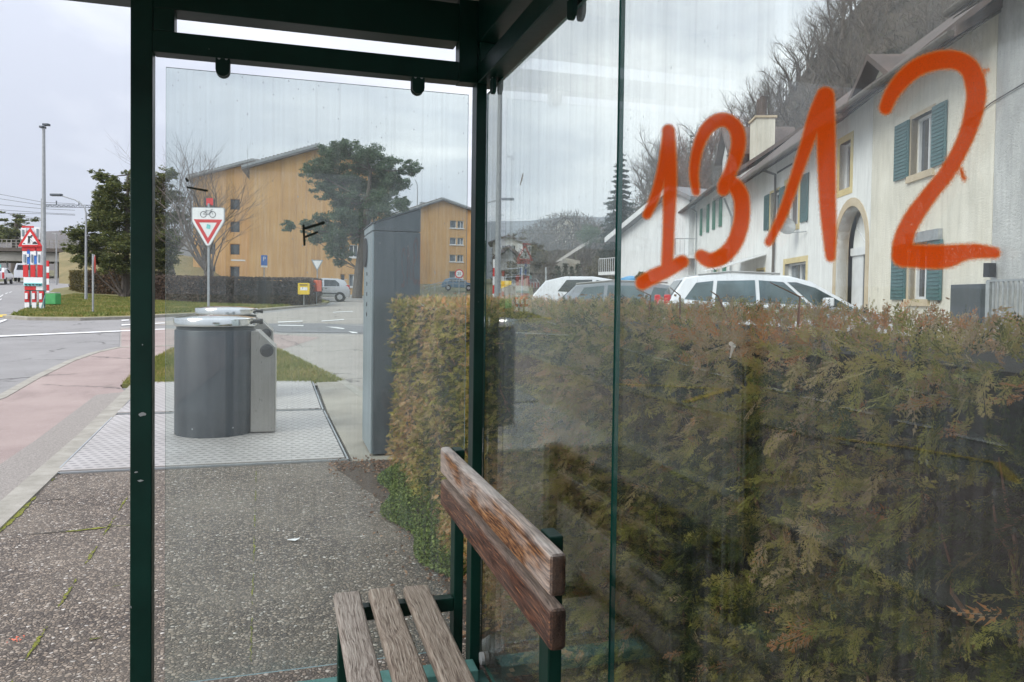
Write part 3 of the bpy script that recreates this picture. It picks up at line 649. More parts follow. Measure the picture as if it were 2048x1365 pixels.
r.lathe([(.022, 0), (.022, .012)], (.686, 2.60, .075), 16, 'x'); sp(r, 'bolt', 'galv', 0)
# --- graffiti: paint sheet on the pane, coverage from the distance to the can's path
def graffiti(name, strokes, place, normal, mat, parent, label, step=.0035, soft=11.0):
    xs = [p[0] for s in strokes for p in s]; ys_ = [p[1] for s in strokes for p in s]; rm = max(p[2] for s in strokes for p in s)+soft+4
    cor = [place(x, y) for x in (min(xs)-rm, max(xs)+rm) for y in (min(ys_)-rm, max(ys_)+rm)]
    ax = 1 if normal == 'x' else 0
    u0_, u1_ = min(c[ax] for c in cor), max(c[ax] for c in cor); v0_, v1_ = min(c.z for c in cor), max(c.z for c in cor)
    nu, nv = int((u1_-u0_)/step)+1, int((v1_-v0_)/step)+1
    U_, V_ = np.meshgrid(np.linspace(u0_, u1_, nu), np.linspace(v0_, v1_, nv)); k = cor[0][0 if normal == 'x' else 1]
    pts = np.stack([np.full_like(U_, k), U_, V_] if normal == 'x' else [U_, np.full_like(U_, k), V_], -1).reshape(-1, 3)
    q = pts-np.array(C0); d = q @ np.array(cF); px = CX+FPX*(q @ np.array(cR))/d; py = CY-FPX*(q @ np.array(cU))/d
    cov = np.zeros(len(px))
    for s in strokes:
        for (x0, y0, a0), (x1, y1, a1) in zip(s, s[1:]):
            dx, dy = x1-x0, y1-y0; t = np.clip(((px-x0)*dx+(py-y0)*dy)/(dx*dx+dy*dy+1e-9), 0, 1)
            dist = np.hypot(px-x0-t*dx, py-y0-t*dy); rr = a0+(a1-a0)*t
            cov = np.maximum(cov, np.clip((rr+soft*.6-dist)/soft, 0, 1))
    g = cov.reshape(nv, nu); idx = np.arange(nv*nu).reshape(nv, nu)
    keep = (np.maximum(np.maximum(g[:-1, :-1], g[1:, :-1]), np.maximum(g[:-1, 1:], g[1:, 1:])) > 0)
    f = np.stack([idx[:-1, :-1], idx[:-1, 1:], idx[1:, 1:], idx[1:, :-1]], -1)[keep]
    used = np.unique(f); remap = np.zeros(nv*nu, int); remap[used] = np.arange(len(used))
    inv = np.array(chain(parent).inverted()); vv = pts[used] @ inv[:3, :3].T+inv[:3, 3]
    me = bpy.data.meshes.new(name); me.from_pydata(vv.tolist(), [], remap[f].tolist())
    at = me.attributes.new('cover', 'FLOAT', 'POINT'); at.data.foreach_set('value', cov[used].astype(np.float32))
    o = link(name, me, mat, parent)
    if label: o['label'] = label
    return o
def cr_(pts, n=6):      # smooth the path
    o = []
    for i in range(len(pts)-1):
        p = [np.array(pts[max(0, min(len(pts)-1, i+k))], float) for k in (-1, 0, 1, 2)]
        for j in range(n):
            t = j/n; o.append(tuple(.5*((2*p[1])+(-p[0]+p[2])*t+(2*p[0]-5*p[1]+4*p[2]-p[3])*t*t+(-p[0]+3*p[1]-3*p[2]+p[3])*t**3)))
    return o+[pts[-1]]
gx = lambda x, y: plX(x, y, .6985)
graffiti('painted_digit', [cr_([(1294, 430, 7), (1310, 394, 8), (1324, 345, 9), (1332, 303, 10), (1337, 262, 10)]), cr_([(1337, 262, 11), (1340, 357, 12), (1337, 461, 10), (1334, 531, 10)]),
    cr_([(1285, 566, 12), (1308, 553, 13), (1335, 541, 12), (1364, 524, 11)])], gx, 'x', 'spray', p2, 'spray-painted orange figure 1, leftmost')
graffiti('painted_digit', [cr_([(1392, 384, 6), (1388, 345, 8), (1395, 299, 9), (1411, 262, 11), (1432, 243, 12), (1453, 241, 12), (1471, 256, 13), (1477, 283, 13), (1471, 316, 12), (1460, 345, 11), (1450, 370, 12), (1447, 380, 10)]),
    cr_([(1457, 358, 11), (1477, 382, 14), (1484, 407, 14), (1482, 448, 14), (1468, 488, 14), (1444, 514, 14), (1419, 521, 13), (1402, 512, 10)])], gx, 'x', 'spray', p2, 'spray-painted orange figure 3')
graffiti('painted_digit', [cr_([(1537, 485, 6), (1564, 432, 8), (1589, 361, 9), (1614, 287, 11), (1633, 229, 14), (1649, 191, 14)]), cr_([(1651, 192, 16), (1652, 274, 17), (1655, 398, 15), (1659, 470, 12), (1661, 514, 8)])], gx, 'x', 'spray', p2, 'spray-painted orange figure 1 between the 3 and the 2')
graffiti('painted_digit', [cr_([(1771, 217, 11), (1784, 187, 13), (1811, 154, 15), (1841, 132, 16), (1879, 121, 17), (1912, 121, 17), (1938, 136, 18), (1950, 165, 19), (1952, 198, 18), (1943, 242, 16), (1927, 286, 14), (1897, 342, 14), (1864, 384, 14), (1831, 429, 16), (1812, 464, 17), (1805, 495, 19), (1808, 514, 19)]),
    [(1948, 168, 3), (1962, 152, 2.2), (1975, 139, .8)], [(1922, 340, 2), (1926, 352, 2.2), (1928, 358, 3)], cr_([(1805, 512, 20), (1859, 514, 22), (1895, 513, 21), (1925, 506, 15), (1953, 503, 13), (1990, 506, 9)])], gx, 'x', 'spray', p2, 'spray-painted orange figure 2, largest')
gy = lambda x, y: plY(x, y, YE+.0185)
graffiti('scrawled_mark', [[(609, 490, 1.6), (607, 452, 1.8)], [(608, 458, 1.8), (647, 446, 2.2)], [(609, 475, 1.6), (634, 465, 1.6)]], gy, 'y', 'sprayD', pe, 'dark F-shaped mark', .0015, 2.0)
graffiti('scrawled_mark', [[(372, 358, 1.2), (375, 362, 2)], [(375, 375, 1.2), (414, 382, 1.6)]], gy, 'y', 'sprayD', pe, 'two short dark marks', .0015, 2.0)
M['drop'] = simple('dried_bird_dropping', (.55, .53, .46), (.7, .68, .6), 60, .8)
def dropping(pts, place, par, nm='dropping'):
    mb = MB()
    for (x0, y0, r0_), (x1, y1, r1_) in zip(pts, pts[1:]):
        a, b = place(x0, y0), place(x1, y1); mb.tube([a, b], [r0_, r1_], 6)
    mb.build(nm, 'drop', par, world=True, smooth=True)
gx2 = lambda x, y: plX(x, y, .699)
dropping([(1461, 687, .0035), (1467, 692, .004), (1464, 702, .002), (1460, 716, .001)], gx2, p2); dropping([(1046, 347, .0012), (1044, 357, .0022), (1040, 371, .0008)], gx2, p1)

# ------------------------------------------------------------------ bench
be = thing('bench', (.33, 1.8, 0), 0, 'slatted wooden bench with dark green steel frame inside the bus shelter', 'bench')
Y0, Y1 = .62, 2.39
for x0, m, zt in ((.156, 'woodS', .45), (.262, 'woodS2', .452), (.372, 'woodS2', .449)):
    MB().box(x0, x0+.081, Y0, Y1, zt-.034, zt).build('seat_slat', m, be, world=True, bevel=.010, seg=3)
tb = MB().box(.490, .525, 1.345, 2.402, .803, .888); o = tb.build('back_slat', 'woodB', be, world=True, bevel=.011, seg=3)
o = MB().box(.490, .525, 1.340, 2.396, .700, .784).build('back_slat', 'woodB2', be, world=True, bevel=.011, seg=3)
for y_, top in ((1.45, .886), (2.335, .886)):
    MB().box(.527, .557, y_, y_+.06, .0, top).build('back_post', 'green', be, world=True, bevel=.003)
MB().box(.175, .5265, 2.335, 2.375, .372, .414).build('seat_rail', 'green', be, world=True, bevel=.003)
MB().box(.162, .196, 2.25, 2.30, .0, .4145).build('leg', 'green', be, world=True, bevel=.003)
MB().box(.162, .196, .80, .85, .0, .4145).build('leg', 'green', be, world=True, bevel=.003)
MB().box(.175, .5265, 1.46, 1.50, .372, .414).build('seat_rail', 'green', be, world=True, bevel=.003)

# ------------------------------------------------------------------ bin plates and buried-bin throw columns
def plate_thing(c, label):
    o0 = thing('cover_plate', (c[0][0], c[0][1], 0), 0, label, 'cover plate', 'tread plates under the waste columns')
    mb = MB(); vs = [(x, y, Z(y)+h) for h in (-.03, .022) for x, y in c]
    mb.add(vs, [(3, 2, 1, 0), (4, 5, 6, 7), (0, 1, 5, 4), (1, 2, 6, 5), (2, 3, 7, 6), (3, 0, 4, 7)]); mb.build('deck', 'plate', o0, world=True, bevel=.004)
    f = MB()
    cc = [Vector((x, y, Z(y)+.005)) for x, y in c]; g = sum(cc, Vector())/4
    ex = [p+(p-g).normalized()*.035 for p in cc]
    for i in range(4): f.bar(ex[i], ex[(i+1) % 4], .014, .012)
    f.build('frame', 'galv', o0, world=True)
plate_thing([(-1.60, 6.40), (.50, 6.38), (.44, 8.88), (-1.71, 8.98)], 'near tread plate carrying the front waste column')
plate_thing([(-1.73, 9.16), (.43, 9.04), (.40, 11.46), (-1.77, 11.66)], 'far tread plate carrying the rear waste column')
def column(cx_, cy_, label):
    z0 = Z(cy_)+.022; t = thing('waste_column', (cx_, cy_, z0), R_(-1), label, 'waste container', 'buried waste container columns')
    d = MB().lathe([(.366, 0), (.366, .985), (.362, .993), (.350, .995), (.350, 1.02)], n=72).build('drum', 'bindrum', t, smooth=True)
    s = MB()
    for a in (-2.05, -1.05): s.lathe([(.008, -.003), (.008, .003)], (.364*math.cos(a), .364*math.sin(a)*1.004, .09), 10, 'y')
    s.build('rivet', 'galv', d)
    MB().lathe([(.34, 1.018), (.366, 1.03), (.374, 1.04), (.374, 1.095), (.366, 1.108), (.27, 1.122), (.14, 1.130), (.02, 1.132)], n=72).build('lid', 'chrome', t, smooth=True)
    MB().tube([(.35, -.12, 1.075), (.42, -.12, 1.075)], .018, 12).lathe([(.026, 0), (.026, .03)], (.405, -.12, 1.075), 14, 'x').build('lid_handle', 'black', t, smooth=True)
    prof = [(.0, 0), (.0, 1.0), (.18, .985)]
    prof = [(.33, .02), (.555, .02), (.555, .83), (.40, .985), (.33, .985)]
    b = MB().prism(prof, lambda u, v, dd: (u, dd, v), -.20, .20).build('mechanism_box', 'steel', t, bevel=.006)
    b2 = MB().lathe([(.062, -.206), (.062, -.218), (.05, -.226)], (.475, 0, .80), 24, 'y').build('socket', 'black', b, smooth=True)
    return t
b0 = G(431, 883); dd = (b0-Vector((0, 0, 0))); dd.z = 0; dd.normalize(); c1 = b0+dd*.366
column(c1.x, c1.y, 'front grey cylindrical waste column with polished steel lid')
c2 = P(454, 640, 9.5); column(c2.x, c2.y, 'rear waste column half hidden behind the front one')

# ------------------------------------------------------------------ grey cabinet
cb = thing('metal_cabinet', (.713, 6.44, 0), 0, 'tall grey metal cabinet with slanted top standing at the end of the hedge', 'cabinet')
hs = lambda x: 1.965+(x-.725)*.34
def slab4(x0, x1, y0, y1, z0, f0, f1):
    mb = MB(); v = [(x0, y0, z0), (x1, y0, z0), (x1, y1, z0), (x0, y1, z0), (x0, y0, f0), (x1, y0, f1), (x1, y1, f1), (x0, y1, f0)]
    return mb.add(v, [(3, 2, 1, 0), (4, 5, 6, 7), (0, 1, 5, 4), (1, 2, 6, 5), (2, 3, 7, 6), (3, 0, 4, 7)])
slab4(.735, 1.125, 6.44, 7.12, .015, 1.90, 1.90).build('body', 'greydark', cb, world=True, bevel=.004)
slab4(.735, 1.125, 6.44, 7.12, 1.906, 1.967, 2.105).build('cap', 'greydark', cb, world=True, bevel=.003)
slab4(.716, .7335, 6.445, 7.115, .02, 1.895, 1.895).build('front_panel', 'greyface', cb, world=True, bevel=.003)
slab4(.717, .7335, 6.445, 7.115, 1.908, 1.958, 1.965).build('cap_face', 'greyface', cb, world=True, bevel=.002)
slab4(.710, 1.135, 6.43, 7.13, 1.0, 1.0, 1.0)
mb = MB(); v = [(.708, 6.43, 1.962), (1.135, 6.43, 2.113), (1.135, 7.13, 2.113), (.708, 7.13, 1.962)]
mb.add([*v, *[(a, b, c+.008) for a, b, c in v]], [(3, 2, 1, 0), (4, 5, 6, 7), (0, 1, 5, 4), (1, 2, 6, 5), (2, 3, 7, 6), (3, 0, 4, 7)]); mb.build('lid', 'greydark', cb, world=True)
s = MB().lathe([(.13, 0), (.13, .012), (.10, .016)], (.700, 6.90, 1.74), 28, 'x'); s.build('speaker', 'black', cb, world=True, smooth=True)
for k in range(5): MB().lathe([(.018, 0), (.018, .006)], (.711, 6.82, 1.55-k*.09), 12, 'x').build('button', 'black', cb, world=True)
cb.location.z = .004

# ------------------------------------------------------------------ near thuja hedge
def frond(detail):
    """flat thuja spray in the local xy plane, stem along +y, unit length: list of quads (k,4,3)"""
    q = []
    def leaf(p, d, l, w_):
        p = np.array(p, float); d = np.array(d, float); d /= np.linalg.norm(d); n = np.array((-d[1], d[0], 0))
        q.append([p, p+d*l*.5+n*w_, p+d*l, p+d*l*.5-n*w_])
    leaf((0, 0, 0), (0, 1, 0), 1.0, .011)
    nb = 9 if detail else 5
    for i in range(nb):
        y = .10+.84*i/nb
        for sgn in (-1, 1):
            l = (.40-.28*i/nb)*rng.uniform(.55, 1.3); a = R_(rng.uniform(24, 44)); dz = rng.uniform(-.3, .3)
            d = np.array((sgn*math.sin(a), math.cos(a), dz)); p = np.array((0, y+(.045 if sgn > 0 else 0), 0))
            leaf(p, d, l, .011 if detail else .022)
            nj = 3 if detail else 1
            for j in range(nj):
                t = .22+.66*j/nj
                for s2 in (-1, 1):
                    a2 = a*sgn+s2*R_(32); d2 = np.array((math.sin(a2), math.cos(a2), dz)); leaf(p+d*l*t, d2, l*.30*(1-.45*t)+.02, .0105 if detail else .022)
    arr = np.array(q); arr[..., 2] += -.28*arr[..., 1]**2; return arr
PR_HI = [frond(True) for _ in range(5)]; PR_LO = [frond(False) for _ in range(4)]
def spray(cs, nrm, size, rnd, protos, drop=.5, rg=nrg):
    """place fronds at cs pointing outwards along nrm with droop; returns quads, rnd"""
    out_v = []; out_r = []; n = len(cs); which = rg.integers(0, len(protos), n)
    d = nrm+rg.normal(0, .55, (n, 3)); d[:, 2] -= drop*rg.uniform(-.2, 1.3, n); d /= np.linalg.norm(d, axis=1)[:, None]
    s = np.cross(d, rg.normal(size=(n, 3))); s /= np.linalg.norm(s, axis=1)[:, None]; u = np.cross(s, d)
    sz = size*rg.uniform(.6, 1.35, n)
    for k, pr in enumerate(protos):
        m_ = which == k
        if not m_.any(): continue
        Bs = np.stack([s[m_], d[m_], u[m_]], 1)*sz[m_][:, None, None]          # rows local axes
        v = np.einsum('qvc,ncd->nqvd', pr, Bs)+cs[m_][:, None, None, :]
        out_v.append(v.reshape(-1, 4, 3)); out_r.append(np.repeat(rnd[m_], len(pr))+rg.normal(0, .05, m_.sum()*len(pr)))
    return np.concatenate(out_v), np.clip(np.concatenate(out_r), 0, 1)
hg = thing('hedge', (1.25, 2.4, 0), 0, 'clipped thuja hedge with brown dead patches behind the shelter glass', 'hedge')
HX, HZ, HY0, HY1, HB = .845, 1.375, -1.2, 6.18, 1.72
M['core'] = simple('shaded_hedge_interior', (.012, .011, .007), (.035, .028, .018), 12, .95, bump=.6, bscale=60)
mb = MB().box(HX+.10, HB-.1, HY0, HY1-.1, .05, HZ-.09); mb.build('dark_core', 'core', hg, world=True)  # solid box; the shade inside the hedge is put into its dark colour
vs_, rs_ = [], []
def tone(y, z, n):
    base = np.where(y > 2.9, .50, .40)+.10*(z < .75)+.05*(y < 1.4)+.16*np.sin(y*2.3+z*3.1)+.14*np.sin(y*5.1-z*4.7+1)+.10*np.sin(y*11+z*9)  # paler leaf colour low down and close by makes up for weak light there
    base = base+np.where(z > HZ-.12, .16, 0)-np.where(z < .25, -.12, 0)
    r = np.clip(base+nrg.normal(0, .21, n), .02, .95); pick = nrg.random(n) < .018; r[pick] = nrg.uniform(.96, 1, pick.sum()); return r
def fill(n, y0, y1, protos, size, back=.10):
    y = nrg.uniform(y0, y1, n); z = (HZ-.07)*nrg.uniform(0.02, 1, n); x = HX+nrg.uniform(0.0, back, n)**1.0+.025*np.sin(y*6+z*4)
    c = np.column_stack([x, y, z]); nr = np.tile((-.62, 0, .0), (n, 1))
    a, b = spray(c, nr, size, tone(y, z, n), protos); vs_.append(a); rs_.append(b)
fill(10500, .25, 2.4, PR_HI, .060, .13); fill(500, .25, 2.4, PR_HI, .082, .03); fill(2500, .25, 2.6, PR_LO, .06, .18); fill(7500, 2.4, HY1, PR_LO, .055); fill(5000, HY0, .25, PR_LO, .075); fill(1600, 2.4, 4.0, PR_HI, .06)
n = 11500; y = nrg.uniform(HY0, HY1, n); x = nrg.uniform(HX-.01, HB, n); c = np.column_stack([x, y, HZ-.06+nrg.uniform(-.02, .025, n)+.015*np.sin(y*4)])
a, b = spray(c, np.tile((0, 0, .5), (n, 1)), .042, np.clip(tone(y, np.full(n, HZ), n)+.05, 0, 1), PR_LO, .2); vs_.append(a); rs_.append(b)
n = 1500; x = nrg.uniform(HX, HB, n); c = np.column_stack([x, HY1-nrg.uniform(0, .1, n), HZ*nrg.uniform(0, 1, n)])
a, b = spray(c, np.tile((0, .8, 0), (n, 1)), .075, tone(c[:, 1], c[:, 2], n), PR_LO); vs_.append(a); rs_.append(b)
n = 1800; c = np.column_stack([HB-nrg.uniform(0, .08, n), nrg.uniform(.2, HY1, n), HZ*nrg.uniform(.1, 1, n)])
a, b = spray(c, np.tile((.8, 0, 0), (n, 1)), .085, tone(c[:, 1], c[:, 2], n), PR_LO); vs_.append(a); rs_.append(b)
V_a = np.concatenate(vs_); R_a = np.concatenate(rs_); kp = V_a[..., 2].max(1) < HZ+.012+.03*(nrg.random(len(V_a)) < .12); V_a = V_a[kp]; R_a = R_a[kp]
arrmesh('foliage', V_a, 4, 'thuja', hg, R_a)
for k in range(34):
    y = rng.uniform(.7, 4.5)**1.0; z = rng.uniform(.1, 1.1); x = HX+rng.uniform(-.02, .03); pts = [(x+.08, y, z)]
    for j in range(4): p = pts[-1]; pts.append((p[0]-rng.uniform(.0, .03), p[1]+rng.uniform(-.05, .05), p[2]+rng.uniform(.02, .07)))
    MB().tube(pts, [.004, .0035, .003, .002, .001], 5).build('stem', 'twigred', hg, world=True)
for k in range(4):
    y = rng.uniform(.75, 2.0); MB().tube([(HX+.15, y, HZ-.05), (HX+.14+rng.uniform(-.03, .03), y+.02, HZ+.01), (HX+.1, y+rng.uniform(-.04, .04), HZ+rng.uniform(.02, .04))], [.003, .002, .001], 5).build('stem', 'twigred', hg, world=True)
# soil, weeds and litter at the hedge foot
struct(sheet('soil_strip', [(.74, 2.75), (.74, 4.2), (.60, 5.2), (.42, 6.0), (.40, 6.27), (1.7, 6.27), (1.7, -1), (.74, -1)], .004, 'soil'))
n = 13000; y = nrg.uniform(3.55, 5.95, n); e_ = np.clip((y-3.5)/.5, 0, 1); x0 = .80-.16*np.sin(np.clip((y-3.4)/2.6, 0, 1)*np.pi)-.05*np.sin(y*7)
x = x0+(0.93-x0)*nrg.random(n)**1.2; hgt = .10*(x-x0)/.25+.02; z = nrg.uniform(0, 1, n)*np.clip(hgt, .02, .15)
o = arrmesh('weeds', leafquads(np.column_stack([x, y, z+.01]), .0095, up=.6, aspect=.6), 4, 'weed', rnd=nrg.beta(2, 2, n)); tag(o, 'fresh green weeds growing along the foot of the hedge', 'weeds', kind='stuff')
n = 1500; y = nrg.uniform(2.2, 6.25, n); x = .86-np.abs(nrg.normal(0, .14, n))+.02; x[:300] = nrg.uniform(.35, .8, 300); y[:300] = nrg.normal(6.1, .15, 300)
o = arrmesh('leaf_litter', leafquads(np.column_stack([x, y, np.full(n, .012)]), .013, droop=(1, 1, .2), aspect=.5), 4, 'litter', rnd=nrg.random(n)); tag(o, 'dead leaf and twig litter strewn along the foot of the hedge', 'leaf litter', kind='stuff')
n = 500; q = np.column_stack([nrg.uniform(.85, HB-.1, n), nrg.uniform(1.5, 6, n), np.full(n, HZ+.012)])[:60]
o = arrmesh('leaf_litter', leafquads(q, .012, droop=(1, 1, .3), aspect=.5), 4, 'litter', rnd=nrg.uniform(.6, 1, len(q))); tag(o, 'dry brown leaves caught on top of the thuja hedge', 'leaf litter', kind='stuff')
q = G(587, 1083); mb = MB(); pts = [(-.035, 0), (-.02, .008), (0, .014), (.018, .009), (.034, .012), (.03, 0), (.01, -.012), (-.012, -.004)]
mb.prism(pts, lambda u, v, d: (q.x+u, q.y+v*1.6, .006+d+abs(u)*.15), 0, .002); tag(mb.build('paper_scrap', 'white'), 'torn white scrap of paper lying on the pebble paving', 'litter')

q = G(32, 1281); mb = MB(); 
for k in range(26): a = rng.uniform(0, 6.28); r_ = rng.uniform(0, .03); mb.lathe([(rng.uniform(.001, .005), .0045), (.0005, .0052)], (q.x+r_*math.cos(a), q.y+r_*math.sin(a)*1.3, 0), 6)
struct(mb.build('paint_splash', 'orang'))
M['cupm'] = simple('scuffed_clear_plastic', (.5, .52, .5), (.65, .67, .65), 30, .3)
def clearish(m):
    t = NT(m.node_tree); o_ = [n for n in t.n if n.type == 'OUTPUT_MATERIAL'][0]; sh_ = o_.inputs[0].links[0].from_socket
    tr = t.node('ShaderNodeBsdfTransparent'); mm = t.node('ShaderNodeMixShader'); mm.inputs[0].default_value = .3; t.l.new(tr.outputs[0], mm.inputs[1]); t.l.new(sh_, mm.inputs[2]); t.l.new(mm.outputs[0], o_.inputs[0])
clearish(M['cupm'])
q = G(1003, 1318); o = MB().lathe([(.024, .002), (.027, .002), (.036, .085), (.034, .086), (.025, .006)], (0, 0, 0), 28).build('plastic_cup', 'cupm', smooth=True); o.location = (.752, q.y+.05, .034); o.rotation_euler = (R_(62), 0, R_(18)); tag(o, 'scuffed clear plastic cup lying behind the foot of the back glass', 'cup')
# ------------------------------------------------------------------ far hedges
def far_hedge(name, line, wid, hgt, n, mat, label, size=.07):
    """clipped hedge along world (x,y) points"""
    c = Vector(line[0]).lerp(Vector(line[-1]), .5); root = thing(name, (c.x, c.y, Z(c.y)), 0, label, 'hedge')
    mb = MB(); segs = []
    for a, b in zip(line, line[1:]): segs.append((Vector(a), Vector(b)))
    L_ = sum((b-a).length for a, b in segs); allc = []
    for a, b in segs:
        d = (b-a).normalized(); nn = Vector((-d.y, d.x)); w2 = wid/2-.1
        vs = [(p.x, p.y, Z(p.y)+h) for h in (0, hgt-.1) for p in (a-nn*w2, a+nn*w2, b+nn*w2, b-nn*w2)]
        mb.add(vs, [(3, 2, 1, 0), (4, 5, 6, 7), (0, 1, 5, 4), (1, 2, 6, 5), (2, 3, 7, 6), (3, 0, 4, 7)])
        k = int(n*(b-a).length/L_); t = nrg.random(k); side = nrg.random(k)
        off = np.where(side < .42, -1, np.where(side < .62, 1, nrg.uniform(-1, 1, k)))*wid/2
        zz_ = np.where(side < .62, nrg.random(k), 1.)*hgt; r = nrg.normal(0, .05, k)
        px = a.x+d.x*(b-a).length*t+nn.x*(off+r); py = a.y+d.y*(b-a).length*t+nn.y*(off+r)
        allc.append(np.column_stack([px, py, np.array([Z(v) for v in py])+zz_+nrg.normal(0, .03, k)]))
    for e in (Vector(line[0]), Vector(line[-1])):
        k = n//25; a = nrg.uniform(0, 2*np.pi, k); px = e.x+np.cos(a)*wid*.5*nrg.random(k)**.3; py = e.y+np.sin(a)*wid*.5*nrg.random(k)**.3
        allc.append(np.column_stack([px, py, np.array([Z(v) for v in py])+nrg.random(k)*hgt]))
    mb.build('dark_core', 'core', root, world=True)  # solid core, its dark colour stands for the shade between the leaves
    cc = np.concatenate(allc); rn = np.clip(.5+.25*np.sin(cc[:, 0]*.9)+nrg.normal(0, .2, len(cc)), 0, 1)
    arrmesh('foliage', leafquads(cc, size, aspect=.5), 4, mat, root, rn); return root
w2 = lambda l: [(p.x, p.y) for p in l]
hB = gp([(320, 603), (420, 609), (530, 612.5), (590, 612), (618, 607)])
hB = [(x, y+.7) for x, y in hB]
far_hedge('hedge', hB, 1.4, 1.40, 16000, 'hedgeB', 'brown clipped hedge with a rounded end beyond the crossing, behind the letter boxes', .075)
hA = [(x, y+.6) for x, y in gp([(185, 588), (262, 591), (330, 594)])]; far_hedge('hedge', hA, 1.2, 1.65, 9000, 'hedgeR', 'russet clipped hedge below the big conifer', .08)
hC = [(x, y+.6) for x, y in gp([(152, 581), (186, 588)])]; far_hedge('hedge', hC, 1.2, 1.65, 5000, 'hedgeO', 'ochre-green clipped hedge at the lawn corner, furthest left', .08)

# ------------------------------------------------------------------ trees
def foliage_tree(name, base, d, clumps, n, size, mat, label, trunk, zsq=.8, branches=True, depth=1.0, droop=None, cat='tree', sub=7):
    """trunk: list of (px,py,r m); clumps (px,py,rpx) given distance d from the camera, spread in depth"""
    b = P(trunk[0][0], trunk[0][1], d); root = thing(name, (b.x, b.y, Z(b.y)), 0, label, cat)
    mb = MB(); tp = [P(x, y, d) for x, y, _ in trunk]; tp[0].z = Z(tp[0].y)-.1; mb.tube(tp, [t[2] for t in trunk], 9)
    cs = []
    area = sum(r*r for _, _, r in clumps)
    for x, y, r in clumps:
        rm = r*d/FPX; c = P(x, y, d)+cF*rng.uniform(-1, 1)*rm*depth*1.3
        if branches:
            near_ = min(tp, key=lambda p: (p-c).length+max(0, p.z-c.z)*2); mid = (near_+c)/2+Vector((0, 0, -rm*.2))
            mb.tube([near_, mid, c], [.11*rm, .07*rm, .03*rm], 5)
        k = int(n*r*r/area); per = max(1, k//(sub*6)); 
        for _ in range(sub*6):
            v = Vector((rng.gauss(0, 1), rng.gauss(0, 1), rng.gauss(0, 1))).normalized()*rm*rng.uniform(.3, 1.38)**1.0; v.z *= zsq
            cs.append(np.array(c+v)+nrg.normal(0, rm*rng.uniform(.10, .22), (per, 3))*np.array((1, 1, .6)))
    mb.build('trunk', 'bark', root, world=True, smooth=True)
    cc = np.concatenate(cs); rn = np.clip(nrg.beta(2, 2.4, len(cc)), 0, 1)
    arrmesh('crown', leafquads(cc, size, aspect=.35, droop=droop, up=.2), 4, mat, root, rn); return root
foliage_tree('pine_tree', None, 60, [(650, 312, 26), (690, 304, 24), (735, 312, 27), (775, 330, 25), (822, 338, 17), (632, 345, 22), (665, 350, 30), (705, 350, 34), (745, 365, 36), (788, 372, 26), (650, 385, 22), (690, 400, 34), (730, 410, 34), (772, 415, 30), (800, 405, 16), (705, 445, 28), (745, 455, 26), (780, 450, 20), (690, 430, 24),
    (640, 440, 16), (612, 452, 14), (582, 455, 13), (655, 462, 22), (628, 478, 14), (680, 480, 22), (665, 500, 16), (690, 510, 14), (676, 525, 9), (715, 478, 14)], 120000, .10, 'pine', 'big blue-green pine with leaning trunk in front of the ochre apartment house', [(714, 592, .42), (718, 540, .34), (728, 470, .30), (736, 400, .22), (742, 340, .12)], zsq=.75)
foliage_tree('conifer_tree', None, 47, [(205, 352, 14), (222, 366, 18), (205, 385, 20), (235, 392, 24), (262, 370, 22), (288, 352, 20), (310, 372, 24), (262, 405, 28), (215, 415, 24), (192, 428, 18), (300, 410, 30), (240, 435, 30), (200, 455, 26), (168, 470, 18), (280, 450, 34), (320, 440, 22), (225, 480, 32), (180, 492, 26), (152, 500, 14),
    (265, 495, 34), (310, 485, 30), (200, 520, 26), (240, 530, 26), (285, 535, 28), (175, 520, 20), (320, 525, 22), (255, 345, 10), (335, 350, 18), (330, 395, 24), (345, 430, 20), (338, 480, 24), (335, 510, 20), (290, 385, 24), (270, 430, 28)], 110000, .085, 'cedar', 'broad dark green conifer above the russet hedge, left of the green post', [(250, 585, .26), (252, 500, .2), (255, 420, .12), (256, 350, .05)], zsq=.62, droop=(1, 1, .45))
foliage_tree('cedar_tree', None, 120, [(35, 432, 9), (48, 444, 12), (20, 450, 14), (66, 440, 7), (30, 465, 18), (8, 440, 8), (0, 465, 20), (50, 468, 14), (72, 436, 4), (5, 425, 5), (15, 480, 20), (-20, 460, 24), (40, 482, 16)], 9000, .22, 'cedar', 'dark cedar with wide flat boughs beyond the railway bridge', [(28, 545, .5), (30, 480, .4), (34, 430, .15)], zsq=.35, droop=(1, 1, .25))
# fir with tiered drooping boughs
def fir(px, ytop, ybot, d, wpx, label, n=11000, mat='fir', name='fir_tree', size=.16):
    b = P(px, ybot, d); t = P(px, ytop, d); root = thing(name, (b.x, b.y, Z(b.y)), 0, label, 'tree'); zb = Z(b.y)
    MB().tube([(b.x, b.y, zb-.2), ((b.x+t.x)/2, (b.y+t.y)/2, (zb+t.z)/2), tuple(t)], [.35, .2, .03], 7).build('trunk', 'bark', root, world=True)
    H_ = t.z-zb; wr = wpx*d/FPX; cs = []
    tiers = 26
    for i in range(tiers):
        f = i/tiers; z = zb+H_*(.08+.92*f); rr = wr*(1-f)**.8*rng.uniform(.8, 1.1)+.1
        for k in range(9):
            a = rng.uniform(0, 2*math.pi); l = rr*rng.uniform(.6, 1.15); m_ = max(3, int(n/tiers/9*(1-f)*1.9)); s = nrg.random(m_)**.7
            cs.append(np.column_stack([b.x+math.cos(a)*l*s, b.y+math.sin(a)*l*s, z-.28*l*s**1.5+.1*l*s**4])+nrg.normal(0, .10*rr+.05, (m_, 3))*(1, 1, .45))
    cc = np.concatenate(cs); arrmesh('crown', leafquads(cc, size, aspect=.3, droop=(1, 1, .5)), 4, mat, root, nrg.beta(2, 2.4, len(cc))); return root
